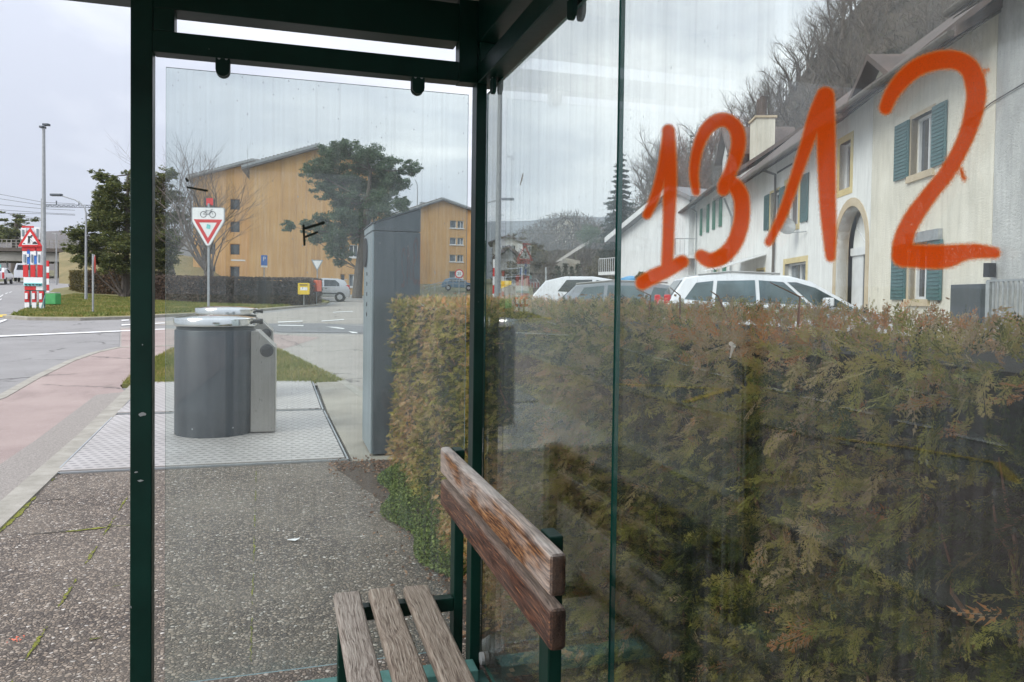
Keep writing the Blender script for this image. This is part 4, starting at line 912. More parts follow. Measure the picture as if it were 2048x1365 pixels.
fir(1238, 300, 560, 85, 52, 'tall dark fir rising behind the white gable house', 26000, size=.2)
for px, yt, lab in ((1115, 531, 'leftmost'), (1130, 526, 'second from left'), (1143, 532, 'third from left'), (1156, 527, 'rightmost')):
    o = fir(px, yt, 580, 45, 7, f'small dark cypress behind the car park, {lab} of four', 1300, 'fir', 'cypress', .09); o['category'] = 'cypress'; o['group'] = 'small cypresses behind the car park'
# bare branching trees
def bare_mesh(seed, H_, spread, levels=5, trunk_f=.22, r0_=.16, kids=4, upb=.35, k0=0):
    rr = random.Random(seed); mt = MB(); mc = MB()
    def grow(p, d, l, r, lv):
        n = 3; pts = [p]; dd = d.copy()
        for i in range(n):
            dd = (dd+Vector((rr.gauss(0, .12), rr.gauss(0, .12), rr.gauss(0, .08)+.04*upb))).normalized(); pts.append(pts[-1]+dd*l/n)
        rad = [r*(1-.45*i/n) for i in range(n+1)]
        (mt if lv == 0 else mc).tube(pts, rad, 7 if lv == 0 else (5 if lv < 2 else 3), cap=False)
        if lv >= levels: return
        k = (k0 if k0 and lv == 0 else kids+(1 if lv < 2 else 0))
        for i in range(k):
            t = 1.0 if i == 0 else rr.uniform(.35, 1.0); j = min(n-1, int(t*n)); q = pts[j].lerp(pts[j+1], t*n-j) if j < n else pts[-1]
            ax = Vector((rr.gauss(0, 1), rr.gauss(0, 1), rr.gauss(0, .5)+.15)).normalized()
            nd = (dd*(1.0 if i == 0 else .75)+ax*(spread*(.45 if i == 0 else 1))+Vector((0, 0, upb*.5))).normalized()
            grow(q, nd, l*rr.uniform(.58, .80)*(1.0 if i == 0 else .9)*(3.0 if k0 and lv == 0 else 1), rad[j]*(.68 if i == 0 else .5), lv+1)
    grow(Vector((0, 0, 0)), Vector((0, 0, 1)), H_*trunk_f, r0_, 0); return mt, mc
def bare_tree(name, loc, seed, H_, spread, label, levels=5, trunk_f=.22, r0_=.16, kids=4, upb=.35, group=None, mat='twig', cat='tree', k0=0):
    root = thing(name, loc, 0, label, cat, group); mt, mc = bare_mesh(seed, H_, spread, levels, trunk_f, r0_, kids, upb, k0)
    zz_ = [v[2] for v in mc.v]; k = H_/max(zz_); 
    for m_ in (mt, mc): m_.v = [(a*k, b*k, c*k) for a, b, c in m_.v]
    mt.build('trunk', mat, root, smooth=True, fix=False); mc.build('crown', mat, root, fix=False); return root
q = G(432, 598); d_ = 46; q = P(432, 590, d_); bare_tree('bare_tree', (q.x, q.y, Z(q.y)), 5, 10.6, .72, 'leafless tree with upright spreading branches behind the give-way sign', 5, .10, .15, 4, .30, k0=9)
q = P(352, 560, 58); bare_tree('bare_tree', (q.x, q.y, Z(q.y)), 12, 9.5, .8, 'smaller leafless tree between the dark conifer and the ochre house', 5, .2, .16, 4, .3)
q = P(60, 560, 140)

# ------------------------------------------------------------------ windows and buildings
def frame_of(A, D):
    """local frame on a wall: u along D, n outward (towards the viewer side), returns fn(u,z,depth)->world; depth<0 is outwards"""
    Nn = Vector((D.y, -D.x, 0))
    return lambda u, z, dpt: (A.x+D.x*u+Nn.x*dpt, A.y+D.y*u+Nn.y*dpt, z)
def window(fn, u0, u1, z0, z1, parent, rec=.16, mull=1, fmat='winw', pmat='pane', fw_=.06, label=None):
    """recessed window filling a wall opening; white frame with mullions, pane behind"""
    holes = []; k = mull+1; wi = (u1-u0-fw_*(k+1))/k
    for i in range(k):
        a = u0+fw_+i*(wi+fw_); holes.append([(a, z0+fw_), (a+wi, z0+fw_), (a+wi, z1-fw_), (a, z1-fw_)])
    w_ = MB().prism([(u0, z0), (u1, z0), (u1, z1), (u0, z1)], fn, rec, rec+.06, holes=holes).build('window', fmat, parent, world=True)
    MB().prism([(u0, z0), (u1, z0), (u1, z1), (u0, z1)], fn, rec+.062, rec+.075).build('pane', pmat, w_, world=True)
    return w_
def facade(outer, holes, fn, thick, name, mat, parent):
    return MB().prism(outer, fn, 0, thick, holes=holes).build(name, mat, parent, world=True)
R4 = lambda u0, u1, z0, z1: [(u0, z0), (u1, z0), (u1, z1), (u0, z1)]
def shutter(fn, u0, u1, z0, z1, parent, mat, tilt=0):
    mb = MB(); mb.prism(R4(u0, u1, z0, z1), fn, -.055, -.02)
    n = int((z1-z0)/.09)
    for i in range(n): z = z0+.06+i*(z1-z0-.08)/n; mb.prism(R4(u0+.05, u1-.05, z, z+.045), fn, -.072, -.056)
    o = mb.build('shutter', mat, parent, world=True); 
    if True: MB().prism(R4(u0+.05, u0+.1, z0-.06, z0), fn, -.06, -.03).build('hinge', 'black', o, world=True)
    return o
# right-hand row of old houses, one street line
FA = P(1793, 500, 19); vv = ray(1140, 593); FD = Vector((vv.x, vv.y, 0)).normalized(); FN = Vector((FD.y, -FD.x, 0))
ff = frame_of(FA, FD)
def fpt(u, dpt=0): q = ff(u, 0, dpt); return q
def house_root(name, u, label, cat='house'):
    q = ff(u, 0, .2); return thing(name, (q[0], q[1], Z(q[1])), 0, label, cat)
def sill(u0, u1, z, parent, mat, h=.16, out_=.06): return MB().prism(R4(u0, u1, z-h, z), ff, -out_, .10).build('sill', mat, parent, world=True)
def surround(u0, u1, z0, z1, parent, mat, wd=.16, out_=.012):
    return MB().prism(R4(u0-wd, u1+wd, z0-wd, z1+wd), ff, -out_, .15, holes=[R4(u0, u1, z0, z1)]).build('surround', mat, parent, world=True)
def body(u0, u1, zt, depth, parent, mat, ridge=3.2, roofmat='tiles', over=.85):
    """back and side walls + pitched roof whose ridge runs along the street"""
    mb = MB(); zb = -.3
    for u in (u0, u1-.25): mb.prism([(.25, zb), (depth, zb), (depth, zt), (depth/2, zt+ridge*.93), (.25, zt)], lambda a, z, d, u=u: ff(u+d, z, a), 0, .25)
    mb.prism(R4(u0+.25, u1-.25, zb, zt), lambda a, z, d: ff(a, z, d), depth-.25, depth)
    mb.build('side_wall', mat, parent, world=True)
    rf = MB(); s = ridge/(depth/2)
    rf.prism([(-over, zt-over*s+.05), (depth/2, zt+ridge+.05), (depth+over, zt-over*s+.05), (depth+over, zt-over*s+.25), (depth/2, zt+ridge+.27), (-over, zt-over*s+.25)], lambda a, z, d: ff(d, z, a), u0-.15, u1+.15)
    r_ = rf.build('roof', roofmat, parent, world=True)
    MB().tube([ff(u0-.1, zt-over*s+.13, -over-.07), ff(u1+.1, zt-over*s+.13, -over-.07)], .075, 8).build('gutter', 'bark', r_, world=True)
    MB().prism([(-over+.05, zt-over*s+.02), (-.0, zt-.02), (-.0, zt+.04), (-over+.05, zt-over*s+.045)], lambda a, z, d: ff(d, z, a), u0-.1, u1+.1).build('soffit', 'bark', r_, world=True)
    return r_
# House A: grey roughcast, rightmost
hA_ = house_root('house', -8, 'grey roughcast house at the right edge behind the fence, street wall without windows')
facade(R4(-14, -4.32, -.3, 7.35), [], ff, .3, 'wall', 'wallG', hA_); body(-14, -4.32, 7.4, 9, hA_, 'wallG', 2.9)
# House B: cream roughcast with grey-teal shutters
hB_ = house_root('house', -1, 'cream roughcast house with grey-teal shutters behind the figure 2')
wB = [(-1.78, -.66, 4.38, 5.74), (-1.72, -.72, 1.42, 2.72)]
facade(R4(-4.30, 1.70, -.3, 6.95), [R4(*w_) for w_ in wB], ff, .3, 'wall', 'wallC', hB_); body(-4.30, 1.70, 6.95, 9.5, hB_, 'wallC', 3.0)
for u0, u1, z0, z1 in wB:
    surround(u0, u1, z0, z1, hB_, 'stoneB', .10, .004); window(ff, u0, u1, z0, z1, hB_, .17, 1); sill(u0-.12, u1+.12, z0, hB_, 'stoneB')
shutter(ff, -.62, .17, 4.38, 5.76, hB_, 'shutT'); shutter(ff, -2.45, -1.80, 4.40, 5.76, hB_, 'shutT')
shutter(ff, -.62, .17, 1.40, 2.74, hB_, 'shutT'); shutter(ff, -2.42, -1.76, 1.40, 2.74, hB_, 'shutT')
MB().prism(R4(-4.22, -3.05, .95, 1.73), ff, -.14, .0).build('meter_cabinet', 'greydark', hB_, world=True, bevel=.01)
MB().prism(R4(-2.35, -.70, 2.74, 2.98), ff, -.10, -.005).build('lintel_box', 'galv', hB_, world=True)
MB().tube([ff(-14, 6.0, -.03), ff(-8, 5.55, -.03), ff(-4.2, 5.25, -.03), ff(-3.0, 5.0, -.03)], .012, 5).build('cable', 'black', hA_, world=True)
# House C: white house with arched door
hC_ = house_root('house', 8, 'white rendered house with sandstone arched doorway and satellite dish')
arch = [(1.98, -.3), (4.32, -.3), (4.32, 2.95)]+[(3.15+1.17*math.cos(a), 2.95+1.17*math.sin(a)) for a in [math.pi*k/14 for k in range(1, 14)]]+[(1.98, 2.95)]
wC = [(3.30, 4.20, 4.70, 6.10), (8.35, 10.0, 4.10, 5.72), (10.9, 12.2, 4.25, 5.68), (7.3, 9.9, .5, 2.70), (12.9, 14.2, .4, 2.6)]
facade(R4(1.72, 19.4, -.3, 6.93), [arch]+[R4(*w_) for w_ in wC], ff, .35, 'wall', 'wallW', hC_); rC = body(1.72, 19.4, 6.95, 10.5, hC_, 'wallW', 4.3)
ar2 = [(1.74, -.3), (1.98, -.3), (1.98, 2.95)]+[(3.15-1.17*math.cos(a), 2.95+1.17*math.sin(a)) for a in [math.pi*k/14 for k in range(1, 14)]]+[(4.32, 2.95), (4.32, -.3), (4.56, -.3), (4.56, 2.95)]+[(3.15+1.41*math.cos(a), 2.95+1.41*math.sin(a)) for a in [math.pi*k/14 for k in range(1, 14)]]+[(1.74, 2.95)]
MB().prism(ar2, ff, -.02, .36).build('arch_surround', 'stoneB', hC_, world=True)
MB().prism([(4.32, 2.95), (1.98, 2.95)]+[(3.15-1.17*math.cos(a), 2.95+1.17*math.sin(a)) for a in [math.pi*k/14 for k in range(1, 14)]], ff, .50, .56).build('fanlight', 'wallW', hC_, world=True)
dr = MB().prism(R4(1.98, 4.32, 2.72, 2.95), ff, .42, .56).prism(R4(1.99, 3.05, -.2, 2.72), ff, .48, .54).prism(R4(3.45, 4.31, -.2, 2.72), ff, .48, .54).build('door', 'winw', hC_, world=True)
MB().prism(R4(3.05, 3.45, -.2, 2.72), ff, .50, .53).build('pane', 'pane', dr, world=True)
mb = MB()
for a in (35, 65, 90, 115, 145): mb.bar(ff(3.15, 2.96, .49), ff(3.15+1.1*math.cos(R_(a)), 2.95+1.1*math.sin(R_(a)), .49), .03, .02)
mb.build('glazing_bar', 'winw', dr, world=True)
MB().prism(R4(1.98, 4.32, -.28, 4.1), ff, .57, .9).build('porch_back', 'stoneB', hC_, world=True)
for i, (u0, u1, z0, z1) in enumerate(wC):
    surround(u0, u1, z0, z1, hC_, 'stoneY', .20 if i in (0, 1, 3) else .1, .015); window(ff, u0, u1, z0, z1, hC_, .2, 0 if i == 0 else 1, pmat='pane' if i != 3 else 'pane2')
shutter(ff, 7.15, 7.98, 4.10, 5.75, hC_, 'shutT'); shutter(ff, 12.30, 13.05, 4.25, 5.70, hC_, 'shutT'); shutter(ff, 10.05, 10.75, 4.25, 5.70, hC_, 'shutT')
mb = MB(); q = Vector(ff(8.2, 3.95, -.5)); nn = -FN
mb.lathe([(.02, .0), (.15, .02), (.28, .07), (.35, .13), (.33, .135), (.14, .04), (.02, .015)], (0, 0, 0), 20, 'z')
ds = mb.build('satellite_dish', 'galv', hC_); ds.location = q-hC_.location; ds.rotation_euler = (R_(-66), 0, R_(165))
MB().tube([ff(8.2, 3.95, -.5), ff(8.2, 3.75, -.35), ff(7.2, 3.72, -.05)], .02, 6).build('dish_arm', 'galv', hC_, world=True)
dp = MB().tube([ff(11.0, 6.45, -.62), ff(11.1, 6.3, -.12), ff(11.2, 5.0, -.08), ff(11.25, 4.6, -.09), ff(11.25, 3.0, -.09), ff(11.4, .0, -.09)], .055, 8).build('downpipe', 'bark', hC_, world=True)
MB().tube([ff(19.2, 6.4, -.5), ff(19.25, 5.5, -.1), ff(19.25, .2, -.1)], .05, 8).build('downpipe', 'galv', hC_, world=True)
mb = MB(); a_ = [ff(12.6, 3.25, -.03), ff(17.4, 3.25, -.03), ff(17.4, 2.65, -1.9), ff(12.6, 2.65, -1.9)]
mb.add(a_+[(x, y, z-.04) for x, y, z in a_], [(0, 1, 2, 3), (7, 6, 5, 4), (0, 4, 5, 1), (1, 5, 6, 2), (2, 6, 7, 3), (3, 7, 4, 0)]); mb.build('awning', 'winw', hC_, world=True)
MB().prism(R4(9.2, 11.2, 6.35, 6.42), ff, -.03, -.005).build('cable', 'black', hC_, world=True)
# gabled dormer and second roof on house C (behind the eave)
mb = MB(); gu = 5.2; mb.prism([(gu-1.6, 7.2), (gu+1.6, 7.2), (gu+1.6, 7.9), (gu, 8.9), (gu-1.6, 7.9)], ff, 1.6, 1.85); mb.build('dormer_gable', 'wallC', rC, world=True)
mb = MB(); mb.prism([(gu-2.0, 7.70), (gu, 8.95), (gu+2.0, 7.70), (gu+2.0, 7.9), (gu, 9.15), (gu-2.0, 7.9)], ff, 1.1, 6.0); mb.build('dormer_roof', 'tiles', rC, world=True)
def chimney(u, dpt, z0, z1, wd, parent):
    c = MB().prism(R4(u, u+wd, z0, z1), ff, dpt, dpt+wd*.7).build('chimney', 'wallC', parent, world=True)
    MB().prism(R4(u-.08, u+wd+.08, z1, z1+.12), ff, dpt-.08, dpt+wd*.7+.08).build('chimney_cap', 'stoneB', c, world=True)
    for k in (.25, .7): q = ff(u+wd*k, 0, dpt+wd*.3); MB().tube([(q[0], q[1], z1+.12), (q[0], q[1], z1+1.2)], .2, 10).build('chimney_pot', 'orang' if 0 else 'tiles', c, world=True)
# House D: further white house with green shutters, dormer and balcony
hD_ = house_root('house', 26, 'further white house with green shutters, tiled dormer and balcony')
wD = [(22.9, 24.0, 5.3, 6.9), (26.8, 28.2, 5.4, 6.95), (21.6, 23.2, 1.9, 3.9), (24.6, 26.4, 1.6, 3.9)]
facade(R4(19.45, 33.5, -.3, 7.55), [R4(*w_) for w_ in wD], ff, .35, 'wall', 'wallW', hD_); rD = body(19.45, 33.5, 7.55, 10, hD_, 'wallW', 3.4)
for i, (u0, u1, z0, z1) in enumerate(wD): window(ff, u0, u1, z0, z1, hD_, .2, 1)
for u in (22.1, 24.05, 25.9, 28.25): shutter(ff, u, u+.75, 5.3, 6.95, hD_, 'shutG')
for u in (20.75, 23.3): shutter(ff, u, u+.8, 1.7, 3.95, hD_, 'shutG')
surround(21.6, 23.2, 1.9, 3.9, hD_, 'stoneY', .2, .02)
mb = MB(); gu = 25.0
mb.prism([(gu-1.5, 7.9), (gu+1.5, 7.9), (gu+1.5, 9.6), (gu, 10.9), (gu-1.5, 9.6)], ff, .8, 1.0, holes=[R4(gu-.5, gu+.5, 8.4, 9.7)]); dm = mb.build('dormer', 'wallP', rD, world=True)
MB().prism(R4(gu-.5, gu+.5, 8.4, 9.7), ff, .9, .95).build('pane', 'pane', dm, world=True)
MB().prism([(gu-1.9, 9.35), (gu, 11.0), (gu+1.9, 9.35), (gu+1.9, 9.6), (gu, 11.25), (gu-1.9, 9.6)], ff, .4, 4.5).build('dormer_roof', 'tiles', rD, world=True)
chimney(21.7, 1.6, 7.8, 11.0, 1.4, rD)
bl = MB().prism(R4(30.2, 38.5, 3.95, 4.15), ff, -1.4, 0).build('balcony', 'wallP', hD_, world=True)
mb = MB()
for u in np.arange(30.2, 38.5, .28): mb.tube([ff(u, 4.15, -1.36), ff(u, 5.2, -1.36)], .014, 4)
mb.tube([ff(30.2, 5.2, -1.36), ff(38.5, 5.2, -1.36)], .03, 5)
for dd_ in np.arange(-1.36, 0, .28): mb.tube([ff(30.2, 4.15, dd_), ff(30.2, 5.2, dd_)], .014, 4)
mb.tube([ff(30.2, 5.2, -1.36), ff(30.2, 5.2, 0)], .03, 5); mb.build('railing', 'galv', bl, world=True)
facade(R4(33.5, 39, -.3, 6.3), [R4(34.5, 36.5, 4.2, 5.9)], ff, .3, 'annex_wall', 'wallP', hD_); window(ff, 34.5, 36.5, 4.2, 5.9, hD_, .2, 1)
MB().tube([ff(31.0, 7.3, -.5), ff(30.2, 7.1, -.3), ff(30.0, 6.9, -.1), ff(30.0, .2, -.1)], .05, 8).build('downpipe', 'galv', hD_, world=True)
# House E: white gable house, gable facing the car park
q0 = P(1238, 560, 58); q1 = P(1376, 560, 50); ED = Vector((q1.x-q0.x, q1.y-q0.y, 0)); EL = ED.length; ED.normalize(); fe = frame_of(Vector((q0.x, q0.y, 0)), ED)
fe = (lambda A, D: (lambda u, z, dpt: (A.x+D.x*u-D.y*dpt, A.y+D.y*u+D.x*dpt, z)))(Vector((q0.x, q0.y, 0)), ED)
hE = thing('house', (q0.x, q0.y, Z(q0.y)), 0, 'plain white gable house with pale shallow roof behind the figure 1', 'house')
zE = lambda u: 6.2+ (u/EL)*2.9
facade([(0, 0), (EL, 0), (EL, 7.9), (EL*.83, zE(EL*.83)), (0, zE(0))], [], fe, .3, 'wall', 'wallP', hE)
MB().prism([(0, 0), (EL, 0), (EL, 7.9), (EL*.83, zE(EL*.83)), (0, zE(0))], fe, .32, 9).build('side_wall', 'wallP', hE, world=True)
MB().prism([(-1.1, zE(0)-.55), (EL*.83, zE(EL*.83)), (EL+.9, 7.7), (EL+.9, 7.95), (EL*.83, zE(EL*.83)+.28), (-1.1, zE(0)-.27)], fe, -.6, 9.3).build('roof', 'rooflow', hE, world=True)
MB().prism([(-1.15, zE(0)-.62), (EL*.83, zE(EL*.83)-.05), (EL*.83, zE(EL*.83)+.32), (-1.15, zE(0)-.24)], fe, -.66, -.605).build('barge_board', 'winw', hE, world=True)
b_ = MB().prism(R4(-3.2, 0, 3.1, 3.35), fe, 0, 4).build('balcony', 'wallP', hE, world=True); mb = MB()
for u in np.arange(-3.2, .01, .3): mb.tube([fe(u, 3.35, .05), fe(u, 4.4, .05)], .02, 4)
mb.tube([fe(-3.2, 4.4, .05), fe(0, 4.4, .05)], .03, 5); mb.build('railing', 'winw', b_, world=True)
# ochre apartment blocks
def gable_block(name, A, D, wid, depth, z0, eave_l, apex_u, apex_z, eave_r, wins, side_wins, label, parent=None, left_side=True):
    fb = lambda u, z, dpt: (A.x+D.x*u-D.y*dpt, A.y+D.y*u+D.x*dpt, z)
    root = thing(name, (A.x, A.y, z0), 0, label, 'apartment building')
    out_ = [(0, z0-.5), (wid, z0-.5), (wid, eave_r), (apex_u, apex_z), (0, eave_l)]
    facade(out_, [R4(*w_[:4]) for w_ in wins], fb, .3, 'wall', 'ochre', root)
    for w_ in wins:
        window(fb, *w_[:4], root, .12, w_[4], pmat='pane2' if w_[5] else 'pane', fw_=.08, fmat='winw' if w_[5] else 'ochre')
        if w_[5]: MB().prism(R4(w_[0]-.1, w_[1]+.1, w_[2]-.12, w_[2]), fb, -.1, .05).build('sill', 'winw', root, world=True)
    fl = lambda u, z, dpt: fb(dpt, z, u)      # left side wall: u runs back
    facade([(.31, z0-.5), (depth, z0-.5), (depth, eave_l-.1), (.31, eave_l-.1)], [R4(*w_[:4]) for w_ in side_wins], fl, .3, 'wall', 'ochre', root)
    for w_ in side_wins: window(fl, *w_[:4], root, .15, w_[4], pmat='pane', fw_=.07)
    MB().prism([(0, z0-.5), (wid, z0-.5), (wid, eave_r-.1), (apex_u, apex_z-.15), (0, eave_l-.1)], fb, depth-.3, depth).prism([(.31, z0-.5), (depth-.31, z0-.5), (depth-.31, eave_r-.1), (.31, eave_r-.1)], lambda u, z, d: fb(wid-d, z, u), 0, .3).build('rear_wall', 'ochre', root, world=True)
    sl_ = (apex_z-eave_l)/apex_u; sr = (apex_z-eave_r)/(wid-apex_u); o1 = .7
    rf = MB().prism([(-o1, eave_l-o1*sl_+.02), (apex_u, apex_z+.02), (wid+o1, eave_r-o1*sr+.02), (wid+o1, eave_r-o1*sr+.30), (apex_u, apex_z+.32), (-o1, eave_l-o1*sl_+.30)], fb, -.55, depth+.4).build('roof', 'rooflow', root, world=True)
    e1 = MB().prism([(-o1, eave_l-o1*sl_+.18), (apex_u, apex_z+.2), (wid+o1, eave_r-o1*sr+.18), (wid+o1, eave_r-o1*sr+.42), (apex_u, apex_z+.46), (-o1, eave_l-o1*sl_+.42)], fb, -.60, -.56).build('verge', 'winw' if 0 else 'galv', rf, world=True)
    mb = MB(); L1 = math.hypot(apex_u, apex_z-eave_l); n = int(L1/.33)
    for i in range(n): t = i/n; u = -o1+(apex_u+o1)*t; z = eave_l-o1*sl_+(apex_z-eave_l+o1*sl_)*t+.30; mb.prism(R4(u, u+.25, z, z+.20+.08), fb, -.4, depth+.35)
    mb.build('tile_row', 'tiles', rf, world=True); return root, fb
dA = 74; A1 = P(498, 586, dA); A1g = Z(A1.y); B1 = P(776, 586, dA+3.0); D1 = Vector((B1.x-A1.x, B1.y-A1.y, 0)); W1 = D1.length; D1.normalize()
zt = lambda y, d, x=560: EYE+(CY-y)/FPX*d-math.tan(pit)*d+.0135*(x-CX)/FPX*d   # rough height of pixel row
def zat(px, py, d): return P(px, py, d).z
g1 = A1g; ev = zat(498, 338, dA); ap = zat(637, 300, dA+1.5); apu = (P(637, 400, dA+1.5)-A1).dot(D1); er = zat(776, 345, dA+3)
wu = lambda x: (P(x, 500, dA+2.2)-A1).dot(D1)
wins = []
for y0, y1 in ((456, 427), (515, 490), (574, 549)):
    zz0, zz1 = zat(705, y0, dA+2.2), zat(705, y1, dA+2.2); wins += [(wu(698), wu(716), zz0, zz1, 1, 1), (wu(681), wu(691), zz0, zz1, 0, 0)]
    wins += [(wu(735), wu(753), zz0, zz1, 1, 0)]
sw = []
for k in range(5):
    z_ = g1+.9+2.75*k
    if z_+1.6 < ev: sw += [(2.0, 3.3, z_, z_+1.5, 0), (6.0, 9.6, z_-.4, z_+1.6, 1), (12, 13.3, z_, z_+1.5, 0)]
r1, f1_ = gable_block('apartment_building', A1, D1, W1, 26, g1, ev, apu, ap, er, wins, sw, 'nearer ochre apartment block with a broad blank gable behind the pine')
q = f1_(-.9, g1+3.0, 1.2); MB().box(q[0]-.9, q[0]+.4, q[1]-.5, q[1]+.5, q[2], q[2]+.12).build('porch_roof', 'winw', r1, world=True)
A2 = P(386, 586, 92); D2 = D1; B2 = P(520, 586, 93); W2 = 16
ev2 = zat(386, 358, 92); ap2 = zat(505, 323, 92)
sw2 = [(3, 4.4, Z(A2.y)+1+2.8*k, Z(A2.y)+2.4+2.8*k, 0) for k in range(4)]
wins2 = []
for k in range(5):
    z_ = Z(A2.y)+.8+2.75*k
    if z_+1.5 < ev2: wins2 += [(1.2, 2.6, z_, z_+1.4, 1, 0), (4.2, 5.4, z_, z_+1.4, 0, 0)]
gable_block('apartment_building', A2, D2, W2, 14, Z(A2.y), ev2, (P(505, 400, 92)-A2).dot(D2), ap2, ev2+.6, wins2, sw2, 'ochre apartment block set back behind the leafless tree')
A3 = P(792, 586, 118); B3 = P(944, 586, 122); D3 = Vector((B3.x-A3.x, B3.y-A3.y, 0)); W3 = D3.length; D3.normalize(); wu3 = lambda x: (P(x, 500, 121)-A3).dot(D3)
wins = []
for y0, y1 in ((457, 442), (490, 476), (524, 510), (557, 543)):
    za, zb_ = zat(910, y0, 121), zat(910, y1, 121); wins += [(wu3(898), wu3(912), za, zb_, 0, 1), (wu3(914.5), wu3(928), za, zb_, 1, 1)]
r3, f3 = gable_block('apartment_building', A3, D3, W3, 20, Z(A3.y), zat(792, 432, 118), (P(885, 400, 120)-A3).dot(D3), zat(885, 402, 120), zat(944, 424, 122), wins, [], 'further ochre apartment block beyond the grey cabinet')
MB().prism(R4(wu3(852), wu3(862), zat(855, 405, 121), zat(855, 402, 121)+.3), f3, 6, 7).build('chimney', 'galv', r3, world=True)
fy = lambda u, z, d: f3(W3-d, z, u)
MB().prism(R4(.5, 19, Z(A3.y), zat(944, 428, 122)-1), lambda u, z, d: f3(W3+.02+d, z, u), 0, .15).build('yellow_side_panel', 'yell', r3, world=True)

# ------------------------------------------------------------------ cars
def car(name, loc, rz, Lc, Wc, prof, belt, sidewins, wheels, paintm, label, glassm='cglass', tail=None, extra=None, wr=.31, group=None):
    """prof: closed side outline (x forward, z); belt height; wheels x positions"""
    root = thing(name, loc, rz, label, 'car', group); hw = Wc/2; zt_ = max(z for _, z in prof)
    tw = lambda z: hw if z <= belt else hw-(z-belt)/(zt_-belt)*hw*.26
    low = []; 
    n = len(prof); pts3 = []
    # insert points at the belt line
    pp = []
    for i in range(n):
        a, b = prof[i], prof[(i+1) % n]; pp.append(a)
        if (a[1]-belt)*(b[1]-belt) < 0: t = (belt-a[1])/(b[1]-a[1]); pp.append((a[0]+(b[0]-a[0])*t, belt))
    # wheel arch notches on the bottom edge
    mb = MB(); n = len(pp)
    vs = [(x, s*(tw(z)-(.05 if z < .35 else 0)), z) for s in (-1, 1) for x, z in pp]
    fs = [(i, (i+1) % n, (i+1) % n+n, i+n) for i in range(n)]
    lower = [i for i in range(n) if pp[i][1] <= belt+1e-6]; upper = [i for i in range(n) if pp[i][1] >= belt-1e-6]
    for ring in (lower, upper):
        if len(ring) < 3: continue
        te = tessellate_polygon([[Vector((pp[i][0], pp[i][1], 0)) for i in ring]])
        for s in (0, 1): fs += [tuple(ring[k]+s*n for k in (t_ if s else t_[::-1])) for t_ in te]
    mb.add(vs, fs); body_ = mb.build('body', paintm, root, bevel=.035, smooth=True, seg=3)
    for s in (-1, 1):
        for wp in sidewins:
            MB().prism(wp, lambda x, z, d, s=s: (x, s*(tw(z)+.004+d), z), 0, .006).build('side_window', glassm, root)
    for x in wheels:
        for s in (-1, 1):
            MB().lathe([(wr+.045, 0), (wr+.045, .012)], (x, s*(hw+.002)-(.012 if s < 0 else 0), wr), 28, 'y').build('wheel_arch', 'dark', body_)
            wme = MB().lathe([(wr*.62, 0), (wr*.95, .0), (wr, .03), (wr, .19), (wr*.95, .21), (wr*.62, .21)], (x, s*(hw+.012)-(0 if s < 0 else .0)-.105-s*.085, wr), 28, 'y').build('wheel', 'tyre', root, smooth=True)
            rm = MB().lathe([(wr*.60, 0), (wr*.60, .02)], (x, s*(hw+.03)-.01, wr), 24, 'y')
            for k in range(7): a = 2*math.pi*k/7; rm.bar((x, s*(hw+.045), wr), (x+math.cos(a)*wr*.55, s*(hw+.045), wr+math.sin(a)*wr*.55), .05, .01, up=(0, 1, 0))
            rm.build('rim', 'rim', wme)
    for nm, pts, m_ in (extra or []):
        # pts: strip on the car's end surfaces given as ((x,z) start, (x,z) end, y0, y1)
        (xa, za), (xb, zb2), ya, yb = pts; dvec = Vector((xb-xa, 0, zb2-za)); nv = Vector((-dvec.z, 0, dvec.x)).normalized()*.008
        if m_ == 'back': pass
        b_ = MB(); ka = tw(za)/hw; kb = tw(zb2)/hw
        base = [Vector((xa, ya*ka, za)), Vector((xa, yb*ka, za)), Vector((xb, yb*kb, zb2)), Vector((xb, ya*kb, zb2))]
        b_.add([tuple(v-nv) for v in base]+[tuple(v+nv) for v in base], [(3, 2, 1, 0), (4, 5, 6, 7), (0, 1, 5, 4), (1, 2, 6, 5), (2, 3, 7, 6), (3, 0, 4, 7)]); b_.build(nm, m_, root)
    return root
# white people carrier, nose towards the houses
rzN = math.atan2(FN.y, FN.x)
mpv = [(-2.15, .35), (2.2, .35), (2.25, .62), (2.15, .82), (1.35, 1.02), (.55, 1.50), (.15, 1.60), (-.6, 1.64), (-1.3, 1.62), (-1.75, 1.55), (-2.08, 1.08), (-2.2, .75)]
q = P(1318, 600, 15.0); cc = Vector((q.x, q.y, 0))+FN*2.15
sw_ = [[(.55, 1.06), (1.28, 1.00), (.62, 1.38), (.28, 1.48), (.12, 1.48)], [(-.40, 1.09), (.48, 1.06), (.05, 1.48), (-.40, 1.51)], [(-1.22, 1.10), (-.47, 1.09), (-.47, 1.51), (-1.16, 1.49)], [(-1.78, 1.14), (-1.29, 1.10), (-1.23, 1.49), (-1.55, 1.45)]]
mp = car('parked_car', (cc.x, cc.y, Z(cc.y)+.12), rzN, 4.4, 1.78, mpv, 1.0, sw_, (-1.35, 1.4), 'carW', 'white people carrier parked nearest behind the hedge, below the figures', 'cglass2',
    extra=[('windscreen', ((1.30, 1.05), (.60, 1.47), -.72, .72), 'cglass'), ('rear_window', ((-2.06, 1.12), (-1.79, 1.50), -.70, .70), 'cglass'), ('headlight', ((2.20, .70), (2.05, .85), -.85, -.5), 'pane2'), ('headlight', ((2.20, .70), (2.05, .85), .5, .85), 'pane2'), ('number_plate', ((-2.22, .70), (-2.18, .82), -.25, .25), 'winw')])
